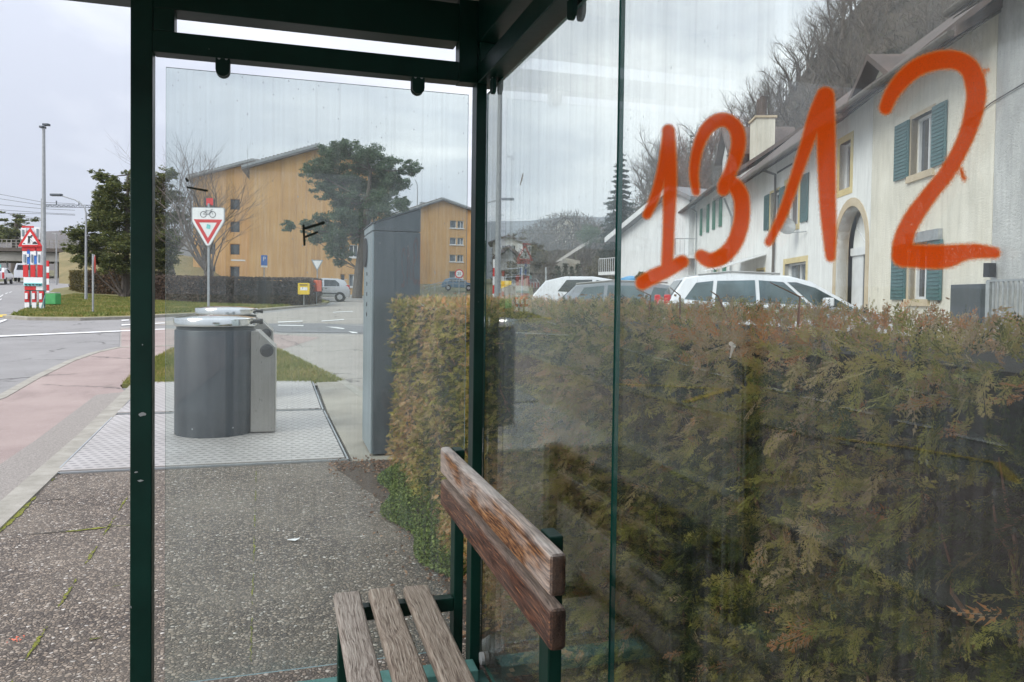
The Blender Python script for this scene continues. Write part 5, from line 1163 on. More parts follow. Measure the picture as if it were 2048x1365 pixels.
for s in (-1, 1):
    MB().box(-2.15, -2.03, s*.80-.04, s*.80+.05, .98, 1.22).build('tail_lamp', 'tail', mp, bevel=.02); MB().box(.70, .86, s*1.0-.10, s*1.0+.10, 1.04, 1.20).build('mirror', 'carW', mp, bevel=.03)
for s in (-1, 1): MB().tube([(-1.5, s*.66, 1.60), (-.9, s*.66, 1.665), (.0, s*.66, 1.635)], .02, 6).build('roof_rail', 'steel', mp)
MB().tube([(-1.0, 0, 1.62), (-1.25, 0, 1.95)], .008, 5).build('antenna', 'black', mp)
est = [(-2.3, .35), (2.2, .35), (2.3, .6), (2.2, .82), (1.2, 1.0), (.45, 1.44), (-.1, 1.53), (-1.0, 1.54), (-1.8, 1.46), (-2.2, 1.05), (-2.3, .7)]
q = P(1108, 600, 17.5); cc = Vector((q.x, q.y, 0))+FN*2.3
es = car('parked_car', (cc.x, cc.y, Z(cc.y)+.02), rzN, 4.6, 1.8, est, .98, [[(-.25, 1.05), (1.0, 1.02), (.35, 1.38), (-.1, 1.43)], [(-1.15, 1.06), (-.32, 1.05), (-.32, 1.45), (-1.1, 1.46)], [(-1.85, 1.08), (-1.22, 1.06), (-1.18, 1.45), (-1.62, 1.40)]], (-1.45, 1.4), 'carG', 'grey estate car parked between the white people carrier and the white hatchback', 'cglass2',
    extra=[('windscreen', ((1.12, 1.05), (.50, 1.41), -.72, .72), 'cglass'), ('rear_window', ((-2.17, 1.10), (-1.86, 1.42), -.70, .70), 'cglass')])
for s in (-1, 1): MB().tube([(-1.8, s*.64, 1.48), (-1.0, s*.66, 1.565), (.2, s*.66, 1.535)], .02, 6).build('roof_rail', 'steel', es)
hat = [(-1.95, .35), (1.95, .35), (2.0, .6), (1.9, .82), (1.1, .98), (.35, 1.42), (-.2, 1.50), (-1.0, 1.49), (-1.55, 1.36), (-1.9, .95), (-2.0, .65)]
hsw = [[(-.15, 1.02), (.95, .99), (.30, 1.34), (-.1, 1.40)], [(-1.20, 1.06), (-.22, 1.02), (-.22, 1.41), (-.95, 1.39)]]
q = P(1062, 600, 22.5); cc = Vector((q.x, q.y, 0))+FN*2.0
car('parked_car', (cc.x, cc.y, Z(cc.y)+.20), rzN, 3.9, 1.7, hat, .95, hsw, (-1.2, 1.25), 'carW', 'white hatchback parked furthest left of the three cars behind the hedge',
    extra=[('windscreen', ((1.05, 1.02), (.42, 1.38), -.68, .68), 'cglass'), ('rear_window', ((-1.86, 1.0), (-1.60, 1.33), -.66, .66), 'cglass')])
# silver hatchback beyond the crossing, seen from the side, nose left
q = G(672, 602); sc_ = car('parked_car', (q.x-.85, q.y+.4, Z(q.y+.4)-.05), R_(180-6), 3.6, 1.6, [(-1.75, .30), (1.75, .30), (1.82, .6), (1.7, .78), (1.1, .95), (.40, 1.45), (-.1, 1.52), (-1.0, 1.50), (-1.45, 1.38), (-1.72, .92), (-1.80, .62)], .92,
    [[(-.05, .98), (.98, .96), (.38, 1.36), (.0, 1.41)], [(-1.12, 1.0), (-.14, .98), (-.14, 1.42), (-.85, 1.40), (-1.1, 1.2)]], (-1.15, 1.15), 'carS', 'silver small hatchback parked in front of the ochre apartment block', wr=.29,
    extra=[('windscreen', ((1.05, 1.0), (.46, 1.40), -.64, .64), 'cglass'), ('rear_window', ((-1.67, 1.0), (-1.47, 1.32), -.60, .60), 'cglass'), ('number_plate', ((-1.78, .70), (-1.75, .80), -.22, .22), 'winw')])
for s in (-1, 1):
    MB().box(-1.75, -1.55, s*.68-.07, s*.68+.09, .80, 1.08).build('tail_lamp', 'tail', sc_, bevel=.02); MB().box(-1.2, 1.2, s*.805-.01, s*.805+.01, .50, .56).build('side_trim', 'black', sc_)
    MB().box(.55, .72, s*.90-.09, s*.90+.09, .98, 1.12).build('mirror', 'carS', sc_, bevel=.03); MB().box(-.35, -.2, s*.80-.012, s*.80+.012, .84, .88).build('door_handle', 'black', sc_)
MB().box(-1.62, -1.40, -.5, .5, 1.42, 1.46).build('spoiler', 'carS', sc_, bevel=.01)
q = G(596, 600); car('parked_car', (q.x, q.y+4.5, Z(q.y+4.5)), R_(180-4), 4.3, 1.75, hat, .95, hsw, (-1.2, 1.25), 'carD', 'dark car whose roof shows above the brown hedge', extra=[('windscreen', ((1.05, 1.02), (.42, 1.38), -.68, .68), 'cglass')])
q = P(916, 592, 92); car('parked_car', (q.x, q.y, Z(q.y)), R_(-12), 3.9, 1.7, hat, .95, hsw, (-1.2, 1.25), 'carB', 'small blue car parked by the further ochre block', extra=[('windscreen', ((1.05, 1.02), (.42, 1.38), -.68, .68), 'cglass')])
# white van and a striped works trailer on the left-hand road
van = [(-2.2, .4), (2.2, .4), (2.25, .9), (1.6, 1.15), (1.1, 1.85), (.8, 1.95), (-2.15, 1.95), (-2.2, 1.2)]
q = P(44, 577, 84); car('white_van', (q.x+.4, q.y, Z(q.y)), R_(100), 4.4, 1.8, van, 1.1, [[(.5, 1.2), (1.4, 1.2), (1.05, 1.7), (.5, 1.75)]], (-1.4, 1.4), 'carW', 'white van driving away on the left-hand road beside the barrier stack', extra=[('windscreen', ((1.58, 1.2), (1.14, 1.80), -.75, .75), 'cglass'), ('rear_window', ((-2.2, 1.25), (-2.17, 1.8), -.7, .7), 'cglass')], wr=.33)['category'] = 'van'
q = P(8, 580, 78); wk = car('works_vehicle', (q.x-.5, q.y, Z(q.y)), R_(97), 4.6, 1.9, [(-2.2, .45), (2.2, .45), (2.25, .9), (1.5, 1.1), (1.0, 1.55), (.5, 1.62), (-1.2, 1.60), (-2.1, 1.2)], 1.0, [[(-.2, 1.1), (1.2, 1.1), (.8, 1.45), (-.2, 1.5)]], (-1.4, 1.4), 'carW', 'white works vehicle with red striped rear at the left edge of the road', extra=[('rear_window', ((-2.05, 1.22), (-1.3, 1.56), -.7, .7), 'cglass')])
for k in range(5): MB().box(-2.24, -2.205, -.9+k*.38, -.72+k*.38, .5, 1.12).build('warning_stripe', 'red', wk)
MB().lathe([(.28, 0), (.28, .06)], (-2.1, -.35, 1.75), 20, 'x').build('round_sign', 'teal', wk)

# ------------------------------------------------------------------ signs, poles, boxes
RZ = -yaw
def loc2(px, py, d=None):
    q = G(px, py) if d is None else P(px, py, d); return (q.x, q.y, Z(q.y))
LF = lambda x, z, d: (x, d, z)      # local: x right, z up, negative d towards the viewer
def rpoly(n, r, cx_=0, cz=0, a0=0): return [(cx_+r*math.cos(a0+2*math.pi*k/n), cz+r*math.sin(a0+2*math.pi*k/n)) for k in range(n)]
def rounded(poly, r, n=4):
    o = []
    for i, p in enumerate(poly):
        p = Vector(p); a = (Vector(poly[i-1])-p).normalized(); b = (Vector(poly[(i+1) % len(poly)])-p).normalized()
        s, e2 = p+a*r, p+b*r
        for k in range(n+1): t = k/n; q = s.lerp(p, t).lerp(p.lerp(e2, t), t); o.append((q.x, q.y))
    return o
def text(body_, size, loc, mat, parent, name='lettering', rotx=90):
    cu = bpy.data.curves.new(name, 'FONT'); cu.body = body_; cu.size = size; cu.align_x = 'CENTER'; cu.align_y = 'CENTER'; cu.extrude = .003
    ob = bpy.data.objects.new(name, cu); COL.objects.link(ob); dg = bpy.context.evaluated_depsgraph_get()
    me = bpy.data.meshes.new_from_object(ob.evaluated_get(dg)); bpy.data.objects.remove(ob)
    o = link(name, me, mat, parent); o.location = loc; o.rotation_euler = (R_(rotx), 0, 0); return o
# give-way sign with bicycle panel
dS = 21.3; lx = loc2(416, 660, dS); sg = thing('give_way_sign', lx, RZ, 'give-way sign with a bicycle panel on a grey pole behind the waste columns', 'road sign')
hz = lambda y, x=417: P(x, y, dS).z-lx[2]
MB().tube([(0, .03, -.05), (0, .03, hz(408))], .032, 12).build('pole', 'galv', sg, smooth=True)
zt_, zm, zb_ = hz(416), hz(440), hz(493); sw2_ = .465
sh_ = rounded([(-sw2_, zt_), (sw2_, zt_), (sw2_, zm-.05), (.05, zb_), (-.05, zb_), (-sw2_, zm-.05)], .05)
pl = MB().prism(sh_, LF, -.02, -.005).build('panel', 'galv', sg)
k = .94; cz = (zt_+zb_)/2; MB().prism([(x*k, cz+(z-cz)*.965) for x, z in sh_], LF, -.024, -.0205).build('face', 'white', pl)
tri = [(-.40, zm), (.40, zm), (0, zb_+.05)]; ic = Vector((0, (zm*2+zb_+.05)/3)); inn = [((x)*.62, ic.y+(z-ic.y)*.62) for x, z in tri]
MB().prism(tri, LF, -.028, -.0245, holes=[inn]).build('red_border', 'red', pl)
b = MB(); zc_ = (zt_+zm)/2-.01
for cxx in (-.13, .13):
    ring = rpoly(20, .09, cxx, zc_-.02); b.prism(ring, LF, -.029, -.0245, holes=[rpoly(20, .075, cxx, zc_-.02)])
for p0, p1 in (((-.13, -.02), (-.05, .08)), ((-.05, .08), (.09, .09)), ((.09, .09), (.13, -.02)), ((-.05, .08), (-.0, -.03)), ((0, -.03), (-.13, -.02)), ((0, -.03), (.09, .09)), ((-.08, .10), (-.02, .10)), ((.09, .09), (.08, .12)), ((.08, .12), (.14, .13))):
    b.bar((p0[0], -.027, zc_+p0[1]), (p1[0], -.027, zc_+p1[1]), .006, .013, up=(0, 1, 0))
b.build('bicycle_symbol', 'black', pl)
MB().prism(rounded([(-.05, ic.y-.02), (.06, ic.y-.04), (.07, ic.y+.08), (-.03, ic.y+.10)], .02), LF, -.031, -.0285).build('sticker', 'teal', pl)
MB().prism(R4(-.09, .10, hz(411), hz(397)), LF, .07, .08).build('small_rear_panel', 'red', sg)
# stack of red and white barrier boards with roadworks triangle
q = G(86, 621); lx = (q.x, q.y, Z(q.y)+.02); dB = (q-C0).dot(cF); bz = thing('barrier_stack', lx, RZ, 'tall stack of red and white barrier boards carrying a roadworks triangle', 'barrier stack')
pxm = dB/FPX
X_ = lambda x: (x-86)*pxm
Zb = lambda y: (621-y)*pxm
def bb(x0, x1, y0, y1, m_, nm='board', dpt=0): return MB().prism(R4(X_(x0), X_(x1), Zb(y0), Zb(y1)), LF, -.06-dpt, -.02-dpt).build(nm, m_, bz)
fr = MB()
for x, yt_ in ((52, 465), (60, 465), (79, 465), (89, 583)): fr.bar((X_(x), 0, 0), (X_(x), 0, Zb(yt_)), .04, .04)
for y in (619, 613, 583): fr.bar((X_(52), 0, Zb(y)), (X_(89), 0, Zb(y)), .04, .04)
fr.bar((X_(90), .0, Zb(592)), (X_(98), -.5, 0), .04, .04); fr.build('frame', 'greenlow', bz)
for (x0, x1, w1) in ((51, 60, 0), (66, 74, 1), (80, 88.5, 2)):
    bb(x0, x1, 606, 584, 'red'); bb(x0, x1, 618, 607, 'white'); bb(x0-3, x1-2, 556, 532, 'red'); 
for x0, x1 in ((53, 58), (67.5, 72.5), (81.5, 86.5)): bb(x0, x1, 600, 588, 'white', 'label_strip', .045)
bb(51, 73, 582, 574, 'red'); bb(74, 87, 582, 574, 'white'); bb(49, 87, 573, 556.5, 'white'); bb(51, 86, 573.5, 568, 'teal', 'band', .045)
for x in (54, 61, 68, 75, 81): bb(x, x+4, 572, 570, 'black', 'lettering', .08)
for x0, x1 in ((47, 56), (62.5, 70), (76, 84)):
    bb(x0, x1, 531, 505, 'white'); bb(x0+3, x1-2, 527, 511, 'greyface', 'label_strip', .045)
bb(56.5, 62, 530, 501, 'blue'); bb(70.5, 75.5, 530, 498, 'blue'); bb(46, 85, 504, 494, 'red')
bb(57, 61, 516, 510, 'white', 'arrow', .045); bb(71, 75, 513, 504, 'white', 'arrow', .045)
bb(44, 54, 481, 459, 'white'); bb(70, 82, 481, 457, 'white'); bb(46, 69, 458, 454.5, 'red'); bb(47, 50.5, 475, 462, 'greyface', 'label_strip', .045); bb(76, 79, 475, 460, 'greyface', 'label_strip', .045)
t3 = rounded([(X_(40), Zb(496)), (X_(89), Zb(495)), (X_(65), Zb(457))], .06)
tg = MB().prism(t3, LF, -.13, -.115).build('warning_triangle', 'red', bz); c3 = Vector((X_(64.5), Zb(483)))
MB().prism([(c3.x+(x-c3.x)*.68, c3.y+(z-c3.y)*.68-.01) for x, z in t3], LF, -.136, -.1305).build('triangle_face', 'white', tg)
man = [(60, 490), (61, 479), (60, 475), (63, 474.5), (66, 475), (68.5, 478), (67.3, 479), (65, 477.5), (64.5, 481), (65, 490), (63.6, 490), (63, 484), (61.8, 490)]
mb = MB().prism([(X_(x), Zb(y)) for x, y in man], LF, -.142, -.1365); mb.prism(rpoly(10, .04, X_(68), Zb(474.3)), LF, -.142, -.1365)
mb.prism([(X_(x), Zb(y)) for x, y in ((69, 490.5), (72, 486), (75, 485), (78, 487.5), (81, 490.5))], LF, -.142, -.1365); mb.prism([(X_(x), Zb(y)) for x, y in ((50, 490.5), (53, 488), (56, 490.5))], LF, -.142, -.1365)
mb.bar((X_(65), -.14, Zb(481)), (X_(71), -.14, Zb(488)), .005, .02, up=(0, 1, 0)); mb.build('digging_figure', 'black', tg)
# smaller barrier board behind
q = G(95, 596); o = thing('barrier_post', (q.x, q.y, Z(q.y)+.02), RZ, 'narrow red and white striped post behind the lamp pole', 'barrier post'); kk = (q-C0).dot(cF)/FPX
for i in range(6): MB().box(-.10, .10, -.02, .02, i*12*kk+.05, (i+1)*12*kk+.045).build('band', 'red' if i % 2 else 'white', o)
# litter bin
q = G(106, 615); kk = (q-C0).dot(cF)/FPX; o = thing('litter_bin', (q.x, q.y, Z(q.y)+.02), RZ, 'bright green litter bin with grey rim on the lawn beside the barrier stack', 'litter bin')
MB().tube([(0, 0, 0), (0, 0, 7*kk)], .05, 8).build('post', 'galv', o); MB().box(-11*kk, 11*kk, -.2, .2, 5*kk, 27*kk).build('basket', 'binG', o, bevel=.03); MB().box(-11.5*kk, 10*kk, -.21, .21, 27*kk+.01, 29*kk).build('rim', 'galv', o, bevel=.02)
# poles
def pole(name, px, ybase, ytop, d, r, label, cat, z_in=None, **k):
    q = P(px, ybase, d); o = thing(name, (q.x, q.y, Z(q.y)), RZ, label, cat); zt2 = P(px, ytop, d).z-o.location.z
    MB().tube([(0, 0, -.1), (0, 0, zt2*.5), (0, 0, zt2)], [r*1.25, r, r*.75], 12).build('pole', 'galv', o, smooth=True); return o, zt2, d/FPX
o, zt2, kk = pole('street_lamp', 88, 597, 258, 36, .085, 'very tall floodlight mast behind the barrier stack', 'street lamp')
MB().box(-6*kk, 2*kk, -.15, .15, zt2-.02, zt2+.08).build('floodlight', 'greydark', o, bevel=.02); MB().box(-.5*kk, 11*kk, -.12, .12, zt2+.10, zt2+.2).build('floodlight', 'greydark', o, bevel=.02)
o, zt2, kk = pole('street_lamp', 172, 600, 425, 41, .06, 'slender street lamp with curved arm in front of the dark conifer', 'street lamp')
MB().tube([(0, 0, zt2-.05), (-2*kk, 0, zt2+8*kk), (-10*kk, 0, zt2+17*kk), (-22*kk, 0, zt2+24*kk), (-50*kk, 0, zt2+32*kk)], [.045, .042, .04, .035, .03], 8).build('arm', 'galv', o, smooth=True)
MB().box(-70*kk, -48*kk, -.13, .13, zt2+32*kk-.03, zt2+33*kk+.07).build('lamp_head', 'greydark', o, bevel=.03)
o, zt2, kk = pole('street_lamp', 113, 590, 470, 80, .07, 'distant street lamp standing before the railway bridge', 'street lamp'); MB().tube([(0, 0, zt2), (-3*kk, 0, zt2+2*kk), (-9*kk, 0, zt2+2.5*kk)], .05, 6).build('arm', 'galv', o)
o, zt2, kk = pole('street_lamp', 833, 575, 385, 95, .08, 'thin lamp pole between the pine and the further ochre block', 'street lamp'); MB().tube([(0, 0, zt2), (-1*kk, 0, zt2+16*kk), (-5*kk, 0, zt2+24*kk)], .06, 6).build('arm', 'galv', o)
o, zt2, kk = pole('street_lamp', 995, 590, 175, 26, .095, 'grey lamp pole seen right beside the shelter corner post', 'street lamp')
MB().tube([(0, 0, zt2*.45), (0, .01, zt2*.46)], .07, 8).build('joint_band', 'galv', o)
o, zt2, kk = pole('street_lamp', 950, 580, 420, 60, .07, 'street lamp whose curved arm reaches past the corner post', 'street lamp'); MB().tube([(0, 0, zt2), (10*kk, 0, zt2+10*kk), (45*kk, 0, zt2+20*kk)], .05, 6).build('arm', 'galv', o); MB().box(45*kk, 76*kk, -.12, .12, zt2+19*kk, zt2+24*kk).build('lamp_head', 'greydark', o, bevel=.03)
# slim sign seen edge-on
q = G(186, 628); kk = (q-C0).dot(cF)/FPX; o = thing('road_sign', (q.x, q.y, Z(q.y)+.02), R_(97), 'road sign seen almost edge-on at the kerb of the lawn', 'road sign')
MB().tube([(0, 0, 0), (0, 0, 118*kk)], .035, 10).build('pole', 'galv', o); MB().prism([(x, z) for x, z in rpoly(24, 19*kk, 0, 98*kk)], LF, -.06, -.045).build('panel', 'galv', o); MB().prism(rpoly(24, 18*kk, 0, 98*kk), LF, -.066, -.061).build('panel_face', 'red', o)
# parking sign, rear of a give-way sign, 25 limit sign
lx = loc2(528, 590, 50); kk = 50/FPX; o = thing('parking_sign', (lx[0], lx[1], lx[2]), RZ+R_(25), 'small blue parking sign before the blank ochre gable', 'road sign')
MB().tube([(0, .03, 0), (0, .03, 78*kk-.0+.3)], .03, 8).build('pole', 'galv', o); z9 = P(528, 520, 50).z-lx[2]; p_ = MB().prism(rounded(R4(-.20, .20, z9-.38, z9+.30), .04), LF, -.02, 0).build('panel', 'blue', o); text('P', .38, (0, -.024, z9+.04), 'white', p_, 'letter'); MB().prism(R4(-.2, .2, z9-.5, z9-.39), LF, -.02, 0).build('sub_panel', 'white', o)
lx = loc2(634, 598, 45); kk = 45/FPX; o = thing('road_sign', lx, RZ, 'pale back of a triangular sign on a pole above the letter boxes', 'road sign'); z9 = P(634, 522, 45).z-lx[2]
MB().tube([(0, .03, 0), (0, .03, z9)], .03, 8).build('pole', 'galv', o); MB().prism(rounded([(-.36, z9+.05), (.36, z9+.05), (0, z9-.62)], .04), LF, -.02, 0).build('panel', 'greyface', o); MB().prism([(-.27, z9+.0), (.27, z9+.0), (0, z9-.5)], LF, -.024, -.0205).build('panel_face', 'white', o)
lx = loc2(918, 592, 70); o = thing('speed_limit_sign', lx, RZ, 'round 25 speed limit sign before the further ochre block', 'road sign'); z9 = P(918, 548, 70).z-lx[2]
MB().tube([(0, .03, 0), (0, .03, z9)], .035, 8).build('pole', 'galv', o); d_ = MB().prism(rpoly(28, .42, 0, z9), LF, -.03, -.01).build('disc', 'red', o); MB().prism(rpoly(28, .31, 0, z9), LF, -.035, -.031).build('disc_face', 'white', d_); text('25', .36, (0, -.04, z9), 'black', d_, 'numerals')
lx = loc2(988, 600, 30); o = thing('reflection_bands', lx, RZ, 'red and white bands standing in for a glass reflection beside the corner post', 'marker post')  # built bands in place of red and white stripes mirrored in the glass
for i in range(7): z0 = P(988, 610, 30).z-lx[2]; MB().box(-.06, .06, -.02, .02, i*.34, i*.34+.335).build('band', 'red' if i % 2 else 'white', o)
# letter boxes at the hedge end
q = G(604, 610); kk = (q-C0).dot(cF)/FPX; o = thing('letter_box', (q.x+.05, q.y-1.7, Z(q.y-1.7)), RZ+R_(8), 'yellow letter box with white label at the rounded end of the brown hedge', 'letter box')
z1, z2 = (610-588)*kk, (610-566)*kk; MB().tube([(0, .05, 0), (0, .05, z1+.1)], .03, 8).build('post', 'galv', o); b_ = MB().prism(rounded(R4(-.29, .29, z1, z2), .06), LF, -.16, .16).build('box', 'yell', o, bevel=.02); MB().prism(R4(-.16, .20, z1+.22, z1+.38), LF, -.166, -.161).build('label_plate', 'white', b_); MB().prism(R4(-.2, .2, z2-.12, z2-.08), LF, -.185, -.161).build('slot', 'black', b_)
q = G(629, 609); kk = (q-C0).dot(cF)/FPX; o = thing('letter_box', (q.x+.05, q.y-.5, Z(q.y-.5)), RZ+R_(-30), 'orange-red letter box right of the yellow one', 'letter box')
z1, z2 = (606-580)*kk, (606-558)*kk; MB().tube([(0, .05, 0), (0, .05, z1+.1)], .03, 8).build('post', 'galv', o); b_ = MB().box(-.27, .27, -.18, .18, z1, z2).build('box', 'orang', o, bevel=.03); MB().box(-.14, .14, -.19, -.183, z2-.25, z2-.17).build('label_plate', 'greyface', b_)
# fence at far right
o = thing('metal_fence', (*ff(-5.8, 0, -.15)[:2], Z(ff(-5.8, 0, -.15)[1])), 0, 'light grey metal bar fence at the right edge before the grey house', 'fence'); mb = MB()
for u in np.arange(-8.5, -4.4, .16): mb.tube([ff(u-.2, .2, -.15), ff(u-.2, 1.78, -.15)], .02, 6)
mb.build('bars', 'galv', o, world=True); mb = MB()
for z in (1.78, .4): mb.bar(ff(-8.7, z, -.15), ff(-4.5, z, -.15), .05, .04)
mb.build('rail', 'galv', o, world=True); MB().bar(ff(-4.55, .1, -.15), ff(-4.55, 1.78, -.15), .08, .08).build('post', 'galv', o, world=True)
q = ff(-4.55, 1.78, -.15); MB().box(q[0]-.09, q[0]+.09, q[1]-.06, q[1]+.06, 1.85, 2.12).build('lantern', 'black', o, world=True)
# railing on the bank before the further block
o = thing('railing', loc2(880, 592, 66), 0, 'grey tube railing climbing the bank before the further ochre block', 'railing'); mb = MB(); prev = None
for i in range(9):
    x = 846+i*12; y = 573-i*2.6 if i < 5 else 561+ (i-5)*.5; a = P(x, y+14, 66); b = P(x, y, 66); mb.tube([a, b], .035, 6)
    if prev: mb.tube([prev, b], .03, 6); mb.tube([prev-Vector((0, 0, .3)), b-Vector((0, 0, .3))], .02, 5)
    prev = b
mb.build('tubes', 'galv', o, world=True)

# ------------------------------------------------------------------ railway bridge, gantry, wires on the left
dV = 100; c = P(60, 580, dV); o = thing('railway_bridge', (c.x, c.y, Z(c.y)), RZ+R_(4), 'concrete railway bridge with parapet railing crossing the left-hand road', 'bridge'); kk = dV/FPX; zz0 = c.z-o.location.z
V = lambda y: zz0+(580-y)*kk; Hx = lambda x: (x-60)*kk
MB().box(Hx(-160), Hx(122), 0, 9, V(523), V(505)).build('girder', 'viad', o); MB().box(Hx(-160), Hx(136), -.6, 9.6, V(504), V(497)).build('deck', 'bark', o)
MB().box(Hx(105), Hx(112), .2, 8.8, -1, V(523)-.01).build('pier', 'viad', o); MB().box(Hx(115), Hx(121), .2, 8.8, -1, V(523)-.01).build('pier', 'viad', o)
for x in (8, 42, -30, -70): MB().tube([(Hx(x), 1, -1), (Hx(x), 1, V(523))], .12, 8).build('support', 'galv', o)
mb = MB()
for x in range(-160, 137, 9): mb.bar((Hx(x), -.5, V(497)), (Hx(x), -.5, V(481)), .08, .08)
for y in (481, 487, 492): mb.bar((Hx(-160), -.5, V(y)), (Hx(136), -.5, V(y)), .05, .06)
mb.build('parapet_railing', 'viad', o)
c = P(86, 500, 96); o = thing('catenary_gantry', (c.x, c.y, Z(c.y)), RZ, 'railway overhead line gantry with lattice beam beside the floodlight mast', 'gantry'); kk = 96/FPX; b_ = P(86, 580, 96).z-o.location.z; V2 = lambda y: b_+(580-y)*kk
MB().box(-.16, .16, -.16, .16, 0, V2(398)).build('mast', 'galv', o); mb = MB(); x1 = 130*kk
for z in (V2(410), V2(414.5)): mb.bar((0, 0, z), (x1, 0, z), .07, .07)
for i in range(28): a = i*x1/28; mb.bar((a, 0, V2(410) if i % 2 else V2(414.5)), (a+x1/28, 0, V2(414.5) if i % 2 else V2(410)), .04, .04)
for x in (27, 72): mb.bar((x*kk, 0, V2(410)), (x*kk, 0, V2(402)), .1, .1)
mb.build('lattice_beam', 'greydark', o)
o = thing('overhead_wires', tuple(P(0, 430, 95)), 0, 'thin railway overhead wires crossing the sky at the left', 'wires')
for ya, yb in ((389, 405), (398, 411), (410, 418), (420, 426), (427, 428)):
    MB().tube([P(-250, ya-18, 93), P(0, ya, 95), P(86, yb, 96), P(150, yb+3, 97)], .022, 4, cap=False).build('wire', 'black', o, world=True)

# ------------------------------------------------------------------ hills, embankment, woodland, background
def hill(name, prof, d0, d1, mat, ybase=560, n=1):
    """terrain ridge: crest pixels at distance d1, foot at d0; back slope beyond"""
    mb = MB(); c = [P(x, y, d1) for x, y in prof]; f_ = []; b_ = []
    for (x, y), cc_ in zip(prof, c):
        a = P(x, ybase, d0); f_.append(Vector((a.x, a.y, Z(a.y)-1.5))); e = P(x, y, d1*1.35); b_.append(Vector((e.x, e.y, Z(e.y)-5)))
    k = len(prof); rows = [f_]
    for t in (.25, .5, .75): rows.append([a.lerp(b, t)+Vector((0, 0, nrg.normal(0, .012)*(b-a).length)) for a, b in zip(f_, c)])
    rows += [c, b_]; vs = [v for r_ in rows for v in r_]
    fs = [(j*k+i, j*k+i+1, (j+1)*k+i+1, (j+1)*k+i) for j in range(len(rows)-1) for i in range(k-1)]
    mb.add(vs, fs); return struct(mb.build(name, mat, smooth=True))
M['hillfar'] = simple('distant_wooded_mountain', (.035, .042, .040), (.07, .075, .07), .004, .95)
M['hillmid'] = simple('wooded_hillside_floor', (.045, .036, .028), (.11, .085, .065), .35, .95, bump=.8, bscale=1.5)
M['field'] = simple('bleached_bank_grass', (.14, .125, .05), (.24, .19, .09), .6, .95)
hill('mountain', [(-600, 470), (-200, 452), (0, 474), (60, 470), (95, 463), (125, 462), (160, 470), (240, 480), (420, 470), (700, 480), (940, 470)], 500, 900, 'hillmid', 555)
hill('mountain', [(900, 452), (985, 443), (1060, 442), (1100, 436), (1150, 432), (1200, 435), (1300, 420), (1500, 380), (1900, 350)], 1500, 2300, 'hillfar', 560)
hill('mountain', [(300, 470), (350, 458), (400, 452), (470, 462), (560, 470), (960, 475)], 1300, 2000, 'hillfar', 560)
hill('wooded_hill', [(1180, 530), (1225, 490), (1290, 400), (1340, 366), (1400, 340), (1460, 308), (1530, 246), (1570, 204), (1610, 142), (1660, 78), (1740, -20), (1900, -150), (2300, -260), (2900, -300)], 62, 125, 'hillmid', 590)
hill('hill', [(985, 520), (1050, 480), (1110, 452), (1150, 446), (1190, 462), (1240, 490)], 110, 230, 'hillmid', 570)
hill('embankment', [(118, 506), (150, 500), (200, 500), (330, 505), (420, 520), (470, 560)], 78, 96, 'field', 578)
# trees on the wooded hill: bare trees of four builds, copied
protos = [bare_tree('bare_tree', (0, 0, -300), 30+i, 11, .75, 'x', 4, .3, .2, 4, .35, 'bare trees on the wooded hill') for i in range(4)]
crest = [(1290, 400), (1340, 366), (1400, 340), (1460, 308), (1530, 246), (1570, 204), (1610, 142), (1660, 78), (1740, -20), (1900, -150)]
ky = lambda x: next((y0+(y1-y0)*(x-x0)/(x1-x0) for (x0, y0), (x1, y1) in zip(crest, crest[1:]) if x0 <= x <= x1), -150)
spots = []
for i in range(56): x = 1275+i*8.0+rng.uniform(-4, 4); spots.append((max(1291, x), 0.0+rng.uniform(0, .05), rng.uniform(.55, .95)))
for i in range(60): x = rng.uniform(1300, 2040); spots.append((x, rng.uniform(.06, .6), rng.uniform(.7, 1.1)))
cnt = 0; lbl = ['bare leafless tree standing on the crest of the wooded hill against the sky', 'bare leafless tree on the slope of the wooded hill above the house roofs']
for x, f_, s in spots:
    y = ky(x); c_ = P(x, y, 125); a = P(x, 590, 62); a.z = Z(a.y)-1.5; p = c_.lerp(a, f_)
    if cnt < 4: t_ = protos[cnt]
    else: t_ = copy_tree(protos[cnt % 4])
    t_.location = (p.x, p.y, p.z-.6); t_.scale = (s, s, s); t_.rotation_euler = (0, 0, rng.uniform(0, 6.28)); t_['label'] = lbl[0 if f_ < .055 else 1]; t_['group'] = 'bare trees on the crest of the wooded hill' if f_ < .055 else 'bare trees on the slope of the wooded hill'; cnt += 1
n = 42000; xx = nrg.uniform(1230, 2300, n); t_ = nrg.random(n)**.8*.85
def hp(x, f_): c_ = P(x, ky(min(1899, max(1290, x))) if x >= 1290 else 490+(x-1225)*(-90/65), 125); a = P(x, 590, 62); a.z = Z(a.y)-1.5; return c_.lerp(a, f_)
cc = np.array([hp(float(a), float(b)) for a, b in zip(xx, t_)]); cc[:, 2] += nrg.random(n)**1.3*4.5
o = arrmesh('woodland', leafquads(cc, .55, aspect=.10, droop=(.5, .5, 1.3)), 4, 'wood_far', rnd=nrg.random(n)); tag(o, 'dense bare brushwood covering the steep hill behind the houses', 'woodland', kind='stuff')
fir(1382, 262, 340, 118, 16, 'dark spruce on the hill crest behind the figure 3', 4000, size=.3)
foliage_tree('evergreen_bush', None, 100, [(1770, 150, 34), (1740, 175, 26), (1800, 165, 26)], 9000, .25, 'fir', 'dark evergreen clump on the hill behind the figure 2', [(1770, 230, .4), (1770, 150, .2)], cat='bush')
